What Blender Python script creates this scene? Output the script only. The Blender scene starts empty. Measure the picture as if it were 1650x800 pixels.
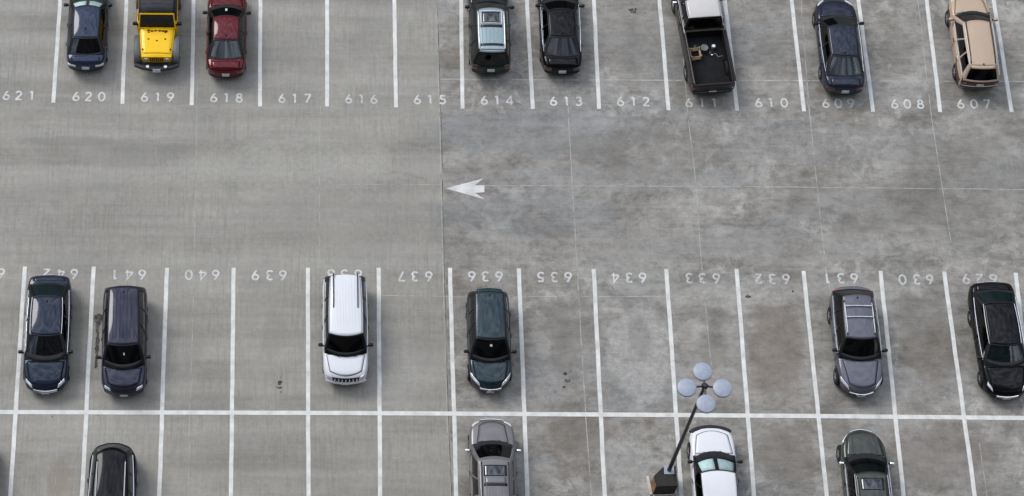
import bpy, bmesh, math, random
import numpy as np
from mathutils import Vector, Matrix
from mathutils.bvhtree import BVHTree

rnd = random.Random(7)
R = math.radians
scene = bpy.context.scene
C = scene.collection

# ------------------------------------------------------------------ camera
CAM_H, TILT, ROLL = 88.5, R(26.1), 0.0075
FOC, PX, PY = 3745.0, 464.0, 400.0            # focal length and principal point of the cropped photo, in photo pixels
cam = bpy.data.cameras.new('camera')
cam_o = bpy.data.objects.new('camera', cam)
C.objects.link(cam_o)
cam.sensor_width = 36.0
cam.lens = FOC / 1650 * 36
cam.shift_x = (825 - PX) / 1650
cam.shift_y = 0.0
cam.clip_end = 2000
CAM_R = Matrix.Rotation(TILT, 3, 'X') @ Matrix.Rotation(ROLL, 3, 'Z')
cam_o.matrix_world = Matrix.Translation((0, 0, CAM_H)) @ CAM_R.to_4x4()
scene.camera = cam_o

def at(px, py, z=0.0):
    """point of the place, at height z, that the photo shows at pixel px, py"""
    d = CAM_R @ Vector(((px - PX) / FOC, -(py - PY) / FOC, -1))
    t = (z - CAM_H) / d.z
    return Vector((d.x * t, d.y * t, z))

# ------------------------------------------------------------------ sky, sun, exposure
SUN_EL, SUN_AZ = R(45), R(-48)                # from the upper left of the photo; azimuth from +Y towards +X
world = bpy.data.worlds.new('World')
scene.world = world
world.use_nodes = True
wt = world.node_tree
wt.nodes.clear()
w_out = wt.nodes.new('ShaderNodeOutputWorld')
w_bg = wt.nodes.new('ShaderNodeBackground')
w_sky = wt.nodes.new('ShaderNodeTexSky')
w_sky.sky_type = 'NISHITA'
w_sky.sun_disc = False
w_sky.sun_elevation = SUN_EL
w_sky.sun_rotation = SUN_AZ
w_tc = wt.nodes.new('ShaderNodeTexCoord')
w_map = wt.nodes.new('ShaderNodeMapping')
w_map.inputs['Scale'].default_value = (13, 13, 13)
w_n = wt.nodes.new('ShaderNodeTexNoise')
w_n.inputs['Scale'].default_value = 1.0
w_n.inputs['Detail'].default_value = 5
w_r = wt.nodes.new('ShaderNodeMapRange')
w_r.inputs['From Min'].default_value = 0.40
w_r.inputs['From Max'].default_value = 0.66
w_mix = wt.nodes.new('ShaderNodeMix')
w_mix.data_type = 'RGBA'
w_mix.inputs['B'].default_value = (12.5, 13.0, 14.0, 1)   # sunlit cloud, in the sky texture's own units
w_base = wt.nodes.new('ShaderNodeMix')
w_base.data_type = 'RGBA'
w_base.inputs['Factor'].default_value = 0.45
w_base.inputs['B'].default_value = (3.6, 4.4, 6.0, 1)      # thin veil of high cloud over the blue
wt.links.new(w_tc.outputs['Generated'], w_map.inputs['Vector'])
wt.links.new(w_map.outputs['Vector'], w_n.inputs['Vector'])
wt.links.new(w_n.outputs['Fac'], w_r.inputs['Value'])
wt.links.new(w_sky.outputs['Color'], w_base.inputs['A'])
wt.links.new(w_base.outputs['Result'], w_mix.inputs['A'])
wt.links.new(w_r.outputs['Result'], w_mix.inputs['Factor'])
# an overcast town sky: brightest overhead, dim behind the buildings round the deck
w_sep = wt.nodes.new('ShaderNodeSeparateXYZ')
w_el = wt.nodes.new('ShaderNodeMapRange')
w_el.interpolation_type = 'SMOOTHSTEP'
w_el.inputs['From Min'].default_value = 0.15
w_el.inputs['From Max'].default_value = 1.0
w_el.inputs['To Min'].default_value = 0.05
w_el.inputs['To Max'].default_value = 1.5
w_dim = wt.nodes.new('ShaderNodeMix')
w_dim.data_type = 'RGBA'
w_dim.blend_type = 'MULTIPLY'
w_dim.inputs['Factor'].default_value = 1.0
wt.links.new(w_tc.outputs['Generated'], w_sep.inputs['Vector'])
wt.links.new(w_sep.outputs['Z'], w_el.inputs['Value'])
wt.links.new(w_mix.outputs['Result'], w_dim.inputs['A'])
wt.links.new(w_el.outputs['Result'], w_dim.inputs['B'])
wt.links.new(w_dim.outputs['Result'], w_bg.inputs['Color'])
w_bg.inputs['Strength'].default_value = 0.083
wt.links.new(w_bg.outputs['Background'], w_out.inputs['Surface'])

sun = bpy.data.lights.new('sun', 'SUN')
sun.energy = 1.5
sun.angle = R(26)
sun.color = (1.0, 0.97, 0.93)
sun_o = bpy.data.objects.new('sun', sun)
C.objects.link(sun_o)
sd = Vector((math.sin(SUN_AZ) * math.cos(SUN_EL), math.cos(SUN_AZ) * math.cos(SUN_EL), math.sin(SUN_EL)))
sun_o.rotation_euler = sd.to_track_quat('Z', 'Y').to_euler()
sun_o.location = (0, 60, 60)

scene.view_settings.view_transform = 'Standard'
scene.view_settings.look = 'None'
scene.view_settings.exposure = 0.62
scene.view_settings.gamma = 1.0
scene.view_settings.use_curve_mapping = False

# ------------------------------------------------------------------ node helpers
class NT:
    def __init__(s, name):
        s.m = bpy.data.materials.new(name)
        s.m.use_nodes = True
        s.t = s.m.node_tree
        s.t.nodes.clear()
        s.out = s.t.nodes.new('ShaderNodeOutputMaterial')

    def n(s, kind, **kw):
        nd = s.t.nodes.new(kind)
        for k, v in kw.items():
            k2 = k.replace('_', ' ')
            if k2 in nd.inputs:
                s.put(v, nd.inputs[k2])
            else:
                setattr(nd, k, v)
        return nd

    def put(s, v, sock):
        if isinstance(v, bpy.types.NodeSocket):
            s.t.links.new(v, sock)
        else:
            sock.default_value = v

    def math(s, op, a, b=0.0, clamp=False):
        nd = s.t.nodes.new('ShaderNodeMath')
        nd.operation = op
        nd.use_clamp = clamp
        s.put(a, nd.inputs[0])
        s.put(b, nd.inputs[1])
        return nd.outputs[0]

    def vmath(s, op, a, b):
        nd = s.t.nodes.new('ShaderNodeVectorMath')
        nd.operation = op
        s.put(a, nd.inputs[0])
        s.put(b, nd.inputs[1])
        return nd.outputs['Value'] if op in ('LENGTH', 'DOT_PRODUCT') else nd.outputs[0]

    def mix(s, f, a, b, blend='MIX'):
        nd = s.t.nodes.new('ShaderNodeMix')
        nd.data_type = 'RGBA'
        nd.blend_type = blend
        s.put(f, nd.inputs['Factor'])
        s.put(a, nd.inputs['A'])
        s.put(b, nd.inputs['B'])
        return nd.outputs['Result']

    def noise(s, vec, scale, detail=4, rough=0.55, dist=0.0):
        nd = s.t.nodes.new('ShaderNodeTexNoise')
        s.put(vec, nd.inputs['Vector'])
        nd.inputs['Scale'].default_value = scale
        nd.inputs['Detail'].default_value = detail
        nd.inputs['Roughness'].default_value = rough
        nd.inputs['Distortion'].default_value = dist
        return nd.outputs['Fac']

    def scale(s, vec, sc, loc=(0, 0, 0)):
        nd = s.t.nodes.new('ShaderNodeMapping')
        s.put(vec, nd.inputs['Vector'])
        nd.inputs['Scale'].default_value = sc
        nd.inputs['Location'].default_value = loc
        return nd.outputs['Vector']

    def rng(s, v, a, b, c=0.0, d=1.0, smooth=True):
        nd = s.t.nodes.new('ShaderNodeMapRange')
        nd.interpolation_type = 'SMOOTHSTEP' if smooth else 'LINEAR'
        s.put(v, nd.inputs['Value'])
        for k, x in zip(('From Min', 'From Max', 'To Min', 'To Max'), (a, b, c, d)):
            nd.inputs[k].default_value = x
        return nd.outputs['Result']

    def surf(s, sock):
        s.t.links.new(sock, s.out.inputs['Surface'])
        return s.m

def rgb(r, g, b):
    return (r, g, b, 1)

def simple(name, col, rough=0.5, metal=0.0, spec=0.5, coat=0.0, var=0.12, vscale=6.0):
    t = NT(name)
    tc = t.n('ShaderNodeTexCoord')
    f = t.noise(tc.outputs['Object'], vscale, 4)
    k = t.rng(f, 0.3, 0.7, 1 - var, 1 + var, False)
    c = t.mix(1.0, rgb(*col), k, 'MULTIPLY')
    p = t.n('ShaderNodeBsdfPrincipled', Base_Color=c, Roughness=rough, Metallic=metal)
    p.inputs['Specular IOR Level'].default_value = spec
    p.inputs['Coat Weight'].default_value = coat
    p.inputs['Coat Roughness'].default_value = 0.05
    return t.surf(p.outputs[0])

def paint(name, col, flake=0.25, rough=0.42, dust=0.02, coat=0.65):
    """car paint: pigment and a clear coat, with a thin uneven film of road dust"""
    t = NT(name)
    tc = t.n('ShaderNodeTexCoord')
    f = t.noise(tc.outputs['Object'], 2.6, 5, 0.6, 0.4)
    d = t.rng(f, 0.35, 0.75, 0.0, dust)
    c = t.mix(d, rgb(*col), rgb(0.20, 0.19, 0.175))
    f2 = t.noise(tc.outputs['Object'], 9.0, 3)
    r2 = t.rng(f2, 0.3, 0.7, 0.03, 0.11, False)
    p = t.n('ShaderNodeBsdfPrincipled', Base_Color=c, Metallic=flake * .5, Roughness=rough)
    p.inputs['Specular IOR Level'].default_value = 0.06
    p.inputs['Coat Weight'].default_value = coat
    t.put(r2, p.inputs['Coat Roughness'])
    b = t.n('ShaderNodeBump', Strength=0.03, Distance=0.02, Height=t.noise(tc.outputs['Object'], 1.6, 2))
    t.t.links.new(b.outputs[0], p.inputs['Coat Normal'])
    return t.surf(p.outputs[0])

def glass(name, tint, ior=1.5):
    t = NT(name)
    fr = t.n('ShaderNodeFresnel', IOR=ior)
    tr = t.n('ShaderNodeBsdfTransparent', Color=rgb(*tint))
    gl = t.n('ShaderNodeBsdfGlossy', Color=rgb(0.95, 0.98, 1.0), Roughness=0.03)
    mx = t.n('ShaderNodeMixShader')
    t.t.links.new(fr.outputs[0], mx.inputs[0])
    t.t.links.new(tr.outputs[0], mx.inputs[1])
    t.t.links.new(gl.outputs[0], mx.inputs[2])
    return t.surf(mx.outputs[0])

M = dict(
    tyre=simple('tyre_rubber', (0.014, 0.014, 0.015), 0.75, spec=0.3),
    rim=simple('alloy_rim', (0.55, 0.56, 0.58), 0.32, 0.85),
    black=simple('black_plastic', (0.016, 0.016, 0.017), 0.5, spec=0.4),
    trim=simple('black_trim', (0.008, 0.008, 0.009), 0.35, spec=0.3),
    chrome=simple('chrome', (0.82, 0.83, 0.85), 0.12, 1.0, var=0.03),
    silver=simple('silver_rail', (0.66, 0.67, 0.69), 0.3, 0.7),
    lamp=simple('lamp_lens', (0.72, 0.74, 0.77), 0.12, 0.35, coat=1.0),
    red=simple('tail_lens', (0.055, 0.005, 0.006), 0.15, coat=1.0),
    redlens=simple('bright_tail_lens', (0.42, 0.015, 0.02), 0.15, coat=1.0),
    plate=simple('plate_white', (0.55, 0.56, 0.56), 0.45),
    cloth=simple('dark_interior', (0.022, 0.022, 0.024), 0.85, spec=0.2),
    seat=simple('seat_cloth', (0.045, 0.047, 0.050), 0.85, spec=0.2),
    seat_pale=simple('pale_seat', (0.34, 0.38, 0.38), 0.85, spec=0.2),
    shade=simple('foil_sunshade', (0.66, 0.72, 0.72), 0.5),
    canvas=simple('soft_top_canvas', (0.016, 0.017, 0.022), 0.7, var=0.3),
    bed=simple('bed_liner', (0.010, 0.010, 0.011), 0.8, spec=0.15, var=0.3),
    sun_glass=simple('sunroof_glass', (0.008, 0.009, 0.012), 0.06, coat=1.0),
    glass=glass('clear_glass', (0.42, 0.52, 0.50)),
    glass_dark=glass('tinted_glass', (0.10, 0.12, 0.12)),
    glass_teal=glass('teal_glass', (0.62, 0.92, 0.90), 1.62),
    glass_clear=glass('pale_clear_glass', (0.86, 0.95, 0.94), 1.7),
)

# ------------------------------------------------------------------ mesh helpers
class MB:
    def __init__(s):
        s.v, s.f = [], []

    def add(s, verts, faces):
        o = len(s.v)
        s.v += [tuple(p) for p in verts]
        s.f += [tuple(i + o for i in f) for f in faces]
        return s

    def grid(s, P, skip=None, flip=False):
        n, m = len(P), len(P[0])
        fs = []
        for i in range(n - 1):
            for j in range(m - 1):
                if skip and skip(i, j):
                    continue
                q = (i * m + j, (i + 1) * m + j, (i + 1) * m + j + 1, i * m + j + 1)
                if any(P[k // m][k % m] is None for k in q):
                    continue
                fs.append(q[::-1] if flip else q)
        return s.add([p if p is not None else (0, 0, 0) for r in P for p in r], fs)

    def box(s, c, d, rot=None):
        x, y, z = d[0] / 2, d[1] / 2, d[2] / 2
        vs = [Vector(p) for p in ((-x, -y, -z), (x, -y, -z), (x, y, -z), (-x, y, -z), (-x, -y, z), (x, -y, z), (x, y, z), (-x, y, z))]
        if rot is not None:
            vs = [rot @ v for v in vs]
        return s.add([v + Vector(c) for v in vs], [(0, 3, 2, 1), (4, 5, 6, 7), (0, 1, 5, 4), (1, 2, 6, 5), (2, 3, 7, 6), (3, 0, 4, 7)])

    def tube(s, pts, r, n=8, cap=True):
        pts = [Vector(p) for p in pts]
        rs = r if isinstance(r, (list, tuple)) else [r] * len(pts)
        rings = []
        for i, p in enumerate(pts):
            d = (pts[min(i + 1, len(pts) - 1)] - pts[max(i - 1, 0)]).normalized()
            a = d.orthogonal().normalized() if abs(d.z) > 0.9 else d.cross(Vector((0, 0, 1))).normalized()
            b = d.cross(a)
            rings.append([p + (a * math.cos(2 * math.pi * k / n) + b * math.sin(2 * math.pi * k / n)) * rs[i] for k in range(n)])
        fs = []
        for i in range(len(rings) - 1):
            for k in range(n):
                fs.append((i * n + k, i * n + (k + 1) % n, (i + 1) * n + (k + 1) % n, (i + 1) * n + k))
        if cap:
            fs += [tuple(range(n))[::-1], tuple((len(rings) - 1) * n + k for k in range(n))]
        return s.add([p for r_ in rings for p in r_], fs)

    def lathe(s, prof, n=24, axis='Z', c=(0, 0, 0)):
        rings = []
        for r, h in prof:
            for k in range(n):
                a = 2 * math.pi * k / n
                x, y = r * math.cos(a), r * math.sin(a)
                rings.append(Vector(c) + (Vector((x, y, h)) if axis == 'Z' else Vector((x, h, y))))
        fs = []
        for i in range(len(prof) - 1):
            for k in range(n):
                fs.append((i * n + k, i * n + (k + 1) % n, (i + 1) * n + (k + 1) % n, (i + 1) * n + k))
        if prof[0][0] > 1e-6:
            fs.append(tuple(range(n))[::-1])
        if prof[-1][0] > 1e-6:
            fs.append(tuple((len(prof) - 1) * n + k for k in range(n)))
        return s.add(rings, fs)

    def mesh(s, name):
        me = bpy.data.meshes.new(name)
        me.from_pydata(s.v, [], s.f)
        bm = bmesh.new()
        bm.from_mesh(me)
        bmesh.ops.remove_doubles(bm, verts=bm.verts, dist=0.0004)
        bmesh.ops.recalc_face_normals(bm, faces=bm.faces)
        bm.to_mesh(me)
        bm.free()
        return me

def link(name, me, mat, parent=None, smooth=True, bevel=0.0, solid=0.0, segs=2):
    o = bpy.data.objects.new(name, me)
    C.objects.link(o)
    if mat is not None:
        me.materials.clear()
        me.materials.append(mat)
    if smooth:
        me.polygons.foreach_set('use_smooth', [True] * len(me.polygons))
        try:
            me.set_sharp_from_angle(angle=R(42))
        except Exception:
            pass
    if solid:
        md = o.modifiers.new('solid', 'SOLIDIFY')
        md.thickness = solid
        md.offset = -1
    if bevel:
        md = o.modifiers.new('bevel', 'BEVEL')
        md.width = bevel
        md.segments = segs
        md.limit_method = 'ANGLE'
    if parent is not None:
        o.parent = parent
    return o

def obj(name, mb, mat, parent=None, **kw):
    return link(name, mb.mesh(name), mat, parent, **kw)

def tag(o, label=None, cat=None, group=None, kind=None):
    for k, v in (('label', label), ('category', cat), ('group', group), ('kind', kind)):
        if v:
            o[k] = v
    return o

def empty(name, loc=(0, 0, 0), rz=0.0, parent=None):
    o = bpy.data.objects.new(name, None)
    C.objects.link(o)
    o.empty_display_size = 0.3
    o.location = loc
    o.rotation_euler = (0, 0, rz)
    if parent is not None:
        o.parent = parent
    return o

def baked(o):
    dg = bpy.context.evaluated_depsgraph_get()
    dg.update()
    return bpy.data.meshes.new_from_object(o.evaluated_get(dg), depsgraph=dg)

def pchip(xk, yk):
    xk, yk = np.array(xk, float), np.array(yk, float)
    h, d = np.diff(xk), np.diff(yk) / np.diff(xk)
    m = np.zeros_like(yk)
    for i in range(1, len(xk) - 1):
        if d[i - 1] * d[i] > 0:
            w1, w2 = 2 * h[i] + h[i - 1], h[i] + 2 * h[i - 1]
            m[i] = (w1 + w2) / (w1 / d[i - 1] + w2 / d[i])
    m[0], m[-1] = d[0], d[-1]
    def f(x):
        x = min(max(x, xk[0]), xk[-1])
        i = min(int(np.searchsorted(xk, x, 'right')) - 1, len(xk) - 2)
        t = (x - xk[i]) / h[i]
        return float((1 + 2 * t) * (1 - t) ** 2 * yk[i] + t * (1 - t) ** 2 * h[i] * m[i] + t * t * (3 - 2 * t) * yk[i + 1] + t * t * (t - 1) * h[i] * m[i + 1])
    return f

def lerp(a, b, t):
    return a + (b - a) * t

# ------------------------------------------------------------------ the ground
def make_ground_material():
    t = NT('parking_deck_concrete')
    pos = t.n('ShaderNodeNewGeometry').outputs['Position']
    sep = t.n('ShaderNodeSeparateXYZ', Vector=pos)
    X, Y = sep.outputs[0], sep.outputs[1]
    a, b = at(705, 0), at(728, 800)
    # the pour joint: older grey-green slab west of it, patchy blue-brown slab east of it
    k = (b.x - a.x) / (b.y - a.y)
    xj = t.math('ADD', t.math('MULTIPLY', Y, k), a.x - k * a.y)
    east = t.math('GREATER_THAN', X, xj)
    warp = t.vmath('ADD', pos, t.vmath('MULTIPLY', t.n('ShaderNodeTexNoise', Vector=pos, Scale=0.7, Detail=4).outputs['Color'], (1.6, 0.9, 0)))

    big = t.noise(pos, 0.16, 4, 0.6)
    mid = t.noise(t.scale(pos, (0.75, 1.15, 1)), 0.50, 7, 0.64)
    band = t.noise(t.scale(pos, (0.05, 1.0, 1)), 0.9, 6, 0.66)          # east-west tonal bands of the screed
    streak = t.noise(t.scale(pos, (0.12, 2.6, 1)), 1.6, 6, 0.7)
    broom = t.noise(t.scale(pos, (9.0, 0.6, 1)), 1.1, 4, 0.7)           # north-south broom marks
    broom = t.math('ADD', 0.5, t.math('MULTIPLY', t.math('SUBTRACT', broom, 0.5), t.rng(t.noise(t.scale(pos, (1, .6, 1), (4, 4, 0)), 0.5, 4), 0.35, 0.65, 0.35, 1.5)))
    grit = t.noise(pos, 22.0, 3, 0.7)
    speck = t.noise(pos, 5.0, 5, 0.75)

    # west slab
    w = t.mix(t.rng(band, 0.3, 0.7), rgb(0.215, 0.211, 0.196), rgb(0.322, 0.317, 0.298))
    w = t.mix(t.math('MULTIPLY', t.rng(mid, 0.38, 0.72), 0.45), w, rgb(0.375, 0.366, 0.340))
    w = t.mix(t.math('MULTIPLY', t.rng(broom, 0.40, 0.72), 0.42), w, rgb(0.175, 0.170, 0.152))
    # east slab: mottled
    e = t.mix(t.rng(mid, 0.32, 0.7), rgb(0.152, 0.143, 0.128), rgb(0.315, 0.306, 0.288))
    bl = t.noise(t.scale(warp, (0.5, 1.2, 1)), 0.32, 5, 0.6)
    e = t.mix(t.math('MULTIPLY', t.rng(bl, 0.50, 0.66), 0.55), e, rgb(0.222, 0.234, 0.244))
    br = t.noise(t.scale(warp, (0.9, 0.9, 1), (7, 3, 0)), 0.36, 5, 0.6)
    e = t.mix(t.math('MULTIPLY', t.rng(br, 0.52, 0.66), 0.6), e, rgb(0.150, 0.128, 0.104))
    e = t.mix(t.math('MULTIPLY', t.rng(streak, 0.45, 0.75), 0.22), e, rgb(0.150, 0.143, 0.130))
    st2 = t.noise(t.scale(pos, (0.10, 3.2, 1), (3, 9, 0)), 1.3, 6, 0.7)
    e = t.mix(t.math('MULTIPLY', t.rng(st2, 0.50, 0.74), 0.20), e, rgb(0.36, 0.35, 0.33))
    e = t.mix(t.math('MULTIPLY', t.rng(broom, 0.4, 0.75), 0.25), e, rgb(0.12, 0.115, 0.105))
    eff = t.noise(warp, 1.1, 7, 0.75, 0.4)                                # pale bloom in ragged patches
    m1 = t.noise(t.scale(warp, (1, 1.25, 1), (11, 2, 0)), 1.5, 8, 0.74, 0.3)   # ragged mottling, a hand to a metre across
    e = t.mix(t.math('MULTIPLY', t.rng(m1, 0.42, 0.58), 0.36), e, rgb(0.325, 0.315, 0.295))
    m2 = t.noise(t.scale(pos, (0.8, 1.5, 1), (5, 17, 0)), 1.9, 8, 0.76, 0.2)
    e = t.mix(t.math('MULTIPLY', t.rng(m2, 0.50, 0.62), 0.26), e, rgb(0.112, 0.104, 0.092))
    effm = t.math('MULTIPLY', t.rng(eff, 0.47, 0.64), t.rng(t.noise(t.scale(pos, (1, 1, 1), (2, 5, 0)), 0.20, 3), 0.42, 0.60))
    e = t.mix(t.math('MULTIPLY', effm, 0.7), e, rgb(0.42, 0.41, 0.39))
    c = t.mix(east, w, e)

    # worn and stained places with a shape of their own: photo centre, radii in metres, colour, strength
    spots = [
        ((880, 215), (5.2, 1.2), (0.215, 0.228, 0.238), 0.55), ((850, 345), (4.5, 1.1), (0.190, 0.200, 0.208), 0.5),
        ((1000, 290), (7.0, 0.6), (0.250, 0.252, 0.250), 0.5), ((1040, 245), (4.0, 1.3), (0.150, 0.140, 0.126), 0.5),
        ((1060, 395), (4.5, 0.8), (0.27, 0.262, 0.25), 0.5), ((1260, 400), (6.0, 0.7), (0.25, 0.245, 0.235), 0.4),
        ((1250, 560), (1.3, 2.3), (0.160, 0.132, 0.110), 0.65), ((1140, 500), (1.2, 0.8), (0.145, 0.135, 0.120), 0.5),
        ((1495, 540), (1.3, 2.4), (0.150, 0.136, 0.120), 0.6), ((1265, 735), (1.4, 1.3), (0.150, 0.132, 0.112), 0.65),
        ((1520, 735), (2.2, 1.3), (0.148, 0.130, 0.118), 0.6), ((925, 520), (1.3, 1.4), (0.150, 0.138, 0.124), 0.55),
        ((930, 700), (1.4, 1.0), (0.138, 0.124, 0.108), 0.6), ((1030, 570), (1.4, 2.2), (0.36, 0.355, 0.345), 0.65), ((1010, 740), (1.2, 1.2), (0.33, 0.325, 0.315), 0.5), ((1170, 480), (3.0, .5), (0.36, 0.35, 0.33), .5), ((1400, 470), (2.0, .5), (0.34, 0.33, 0.315), .5), ((1180, 590), (1.0, 1.5), (0.31, 0.305, 0.295), .4), ((1000, 430), (3.5, .5), (0.34, 0.335, 0.32), .4), ((730, 255), (.7, .35), (0.36, 0.35, 0.33), .5),
        ((880, 600), (0.9, 1.6), (0.27, 0.275, 0.28), 0.45), ((1420, 620), (3.0, 0.8), (0.30, 0.295, 0.29), 0.35),
        ((1240, 465), (6.0, 0.35), (0.33, 0.325, 0.315), 0.4), ((1560, 300), (3.5, 3.0), (0.165, 0.160, 0.150), 0.45),
        ((1340, 230), (5.0, 1.2), (0.21, 0.215, 0.22), 0.4), ((1390, 330), (4.0, 1.4), (0.16, 0.152, 0.142), 0.4),
        ((905, 565), (.6, 1.2), (0.145, 0.132, 0.116), .45), ((1030, 545), (.5, 1.0), (0.150, 0.140, 0.125), .4), ((1150, 560), (.6, 1.0), (0.150, 0.136, 0.118), .4), ((1370, 700), (1.0, .5), (0.16, 0.15, 0.14), .4), ((1240, 90), (.7, 1.2), (0.165, 0.16, 0.15), .45), ((1018, 90), (.6, 1.2), (0.17, 0.165, 0.155), .45), ((1450, 80), (.7, 1.2), (0.165, 0.158, 0.148), .45), ((680, 560), (.5, 1.0), (0.225, 0.22, 0.205), .45), ((440, 540), (.5, 1.1), (0.225, 0.22, 0.205), .4), ((315, 560), (.5, 1.1), (0.23, 0.225, 0.21), .4), ((585, 70), (.6, 1.0), (0.235, 0.23, 0.215), .4), ((475, 80), (.6, 1.0), (0.235, 0.23, 0.215), .4), ((640, 590), (1.3, 2.2), (0.30, 0.296, 0.28), 0.3), ((105, 228), (2.3, 0.25), (0.17, 0.168, 0.158), 0.5),
        ((200, 250), (2.5, 0.8), (0.20, 0.198, 0.19), 0.35), ((95, 770), (0.5, 0.9), (0.24, 0.20, 0.145), 0.45),
        ((90, 330), (0.22, 0.22), (0.19, 0.19, 0.18), 0.35), ((475, 270), (5.0, 1.5), (0.34, 0.336, 0.315), 0.35),
        ((560, 350), (4.0, 2.0), (0.27, 0.262, 0.245), 0.35), ((1020, 60), (2.0, 2.0), (0.21, 0.205, 0.195), 0.4),
    ]
    ragged = t.vmath('MULTIPLY', t.vmath('SUBTRACT', t.n('ShaderNodeTexNoise', Vector=pos, Scale=0.9, Detail=5, Roughness=0.65).outputs['Color'], (0.5, 0.5, 0.5)), (1.5, 1.5, 0))
    tex = t.rng(speck, 0.3, 0.62, 0.45, 1.0)
    for (px, py), (rx, ry), col, s in spots:
        p = at(px, py)
        q = t.vmath('MULTIPLY', t.vmath('SUBTRACT', pos, tuple(p)), (1 / rx, 1 / ry, 0))
        ln = t.vmath('LENGTH', t.vmath('ADD', q, ragged), (0, 0, 0))
        f = t.math('MULTIPLY', t.math('MULTIPLY', t.rng(ln, 0.72, 1.15, 1.0, 0.0), min(.95, s * (1.0 if col[0] < .22 else 1.2))), tex)
        c = t.mix(f, c, rgb(*col))

    # the middles of the bays are darker where engines dripped, faintly
    g = t.rng(grit, 0.25, 0.75, 0.86, 1.14, False)
    c = t.mix(1.0, c, g, 'MULTIPLY')
    c = t.mix(1.0, c, t.rng(speck, 0.3, 0.7, 0.88, 1.10, False), 'MULTIPLY')
    c = t.mix(1.0, c, t.rng(big, 0.3, 0.7, 0.92, 1.07, False), 'MULTIPLY')
    fine = t.math('MULTIPLY', t.math('SUBTRACT', t.rng(m2, 0.38, 0.64, 1.06, 0.90), 1.0), east)
    c = t.mix(1.0, c, t.math('ADD', fine, 1.0), 'MULTIPLY')
    fin2 = t.math('MULTIPLY', t.math('SUBTRACT', t.rng(st2, 0.36, 0.66, 0.965, 1.035), 1.0), east)
    c = t.mix(1.0, c, t.math('ADD', fin2, 1.0), 'MULTIPLY')
    c = t.mix(1.0, c, t.mix(east, rgb(0.965, 0.94, 0.895), rgb(0.98, 0.965, 0.935)), 'MULTIPLY')
    bmp = t.n('ShaderNodeBump', Strength=0.25, Distance=0.02, Height=t.math('ADD', grit, t.math('MULTIPLY', broom, 0.6)))
    p = t.n('ShaderNodeBsdfPrincipled', Base_Color=c, Roughness=0.82)
    p.inputs['Specular IOR Level'].default_value = 0.3
    t.t.links.new(bmp.outputs[0], p.inputs['Normal'])
    return t.surf(p.outputs[0])

gm = MB().grid([[(x, y, 0) for y in (-60, 0, 30, 60, 90, 160)] for x in (-140, -60, -20, 20, 60, 160)])
ground = obj('ground', gm, make_ground_material(), smooth=False)
tag(ground, 'grey concrete parking deck, smoother to the west and blotchy to the east', kind='structure')

def worn_paint(name, col, wear, soft=0.12, scale=9.0):
    t = NT(name)
    pos = t.n('ShaderNodeNewGeometry').outputs['Position']
    f = t.noise(pos, scale, 6, 0.7)
    f2 = t.noise(pos, 1.3, 3)
    f = t.math('ADD', t.math('MULTIPLY', f, 0.75), t.math('MULTIPLY', f2, 0.25))
    keep = t.rng(f, wear - soft, wear + soft)
    tone = t.rng(t.noise(pos, 2.2, 4), 0.3, 0.7, 0.76, 1.08, False)
    p = t.n('ShaderNodeBsdfPrincipled', Base_Color=t.mix(1.0, rgb(*col), tone, 'MULTIPLY'), Roughness=0.7)
    tr = t.n('ShaderNodeBsdfTransparent')
    mx = t.n('ShaderNodeMixShader')
    t.t.links.new(keep, mx.inputs[0])
    t.t.links.new(tr.outputs[0], mx.inputs[1])
    t.t.links.new(p.outputs[0], mx.inputs[2])
    return t.surf(mx.outputs[0])

PAINT_LINE = worn_paint('white_line_paint', (0.64, 0.64, 0.61), 0.31)
PAINT_NUM = worn_paint('thin_number_paint', (0.56, 0.56, 0.54), 0.36, 0.14)
PAINT_FAINT = worn_paint('faint_number_paint', (0.50, 0.50, 0.48), 0.385, 0.15)
PAINT_ARROW = worn_paint('worn_arrow_paint', (0.60, 0.60, 0.58), 0.36, 0.08)
JOINT_DARK = worn_paint('dark_joint_sealant', (0.075, 0.073, 0.068), 0.52, 0.14, 1.2)
JOINT_PALE = worn_paint('pale_joint_filler', (0.40, 0.39, 0.37), 0.40, 0.18, 2.0)
STAIN = worn_paint('oil_stain', (0.018, 0.016, 0.014), 0.48, 0.10, 7.0)
STAIN_BROWN = worn_paint('brown_stain', (0.040, 0.030, 0.022), 0.46, 0.16, 7.0)

def tyre_mark_material():
    t = NT('faint_tyre_rubber')
    pos = t.n('ShaderNodeNewGeometry').outputs['Position']
    f = t.math('MULTIPLY', t.rng(t.noise(pos, 3.0, 6, 0.7), 0.36, 0.66), 0.11)
    p = t.n('ShaderNodeBsdfPrincipled', Base_Color=rgb(0.07, 0.068, 0.064), Roughness=0.8)
    tr = t.n('ShaderNodeBsdfTransparent')
    mx = t.n('ShaderNodeMixShader')
    t.t.links.new(f, mx.inputs[0])
    t.t.links.new(tr.outputs[0], mx.inputs[1])
    t.t.links.new(p.outputs[0], mx.inputs[2])
    return t.surf(mx.outputs[0])
TYRE_MARK = tyre_mark_material()

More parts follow.
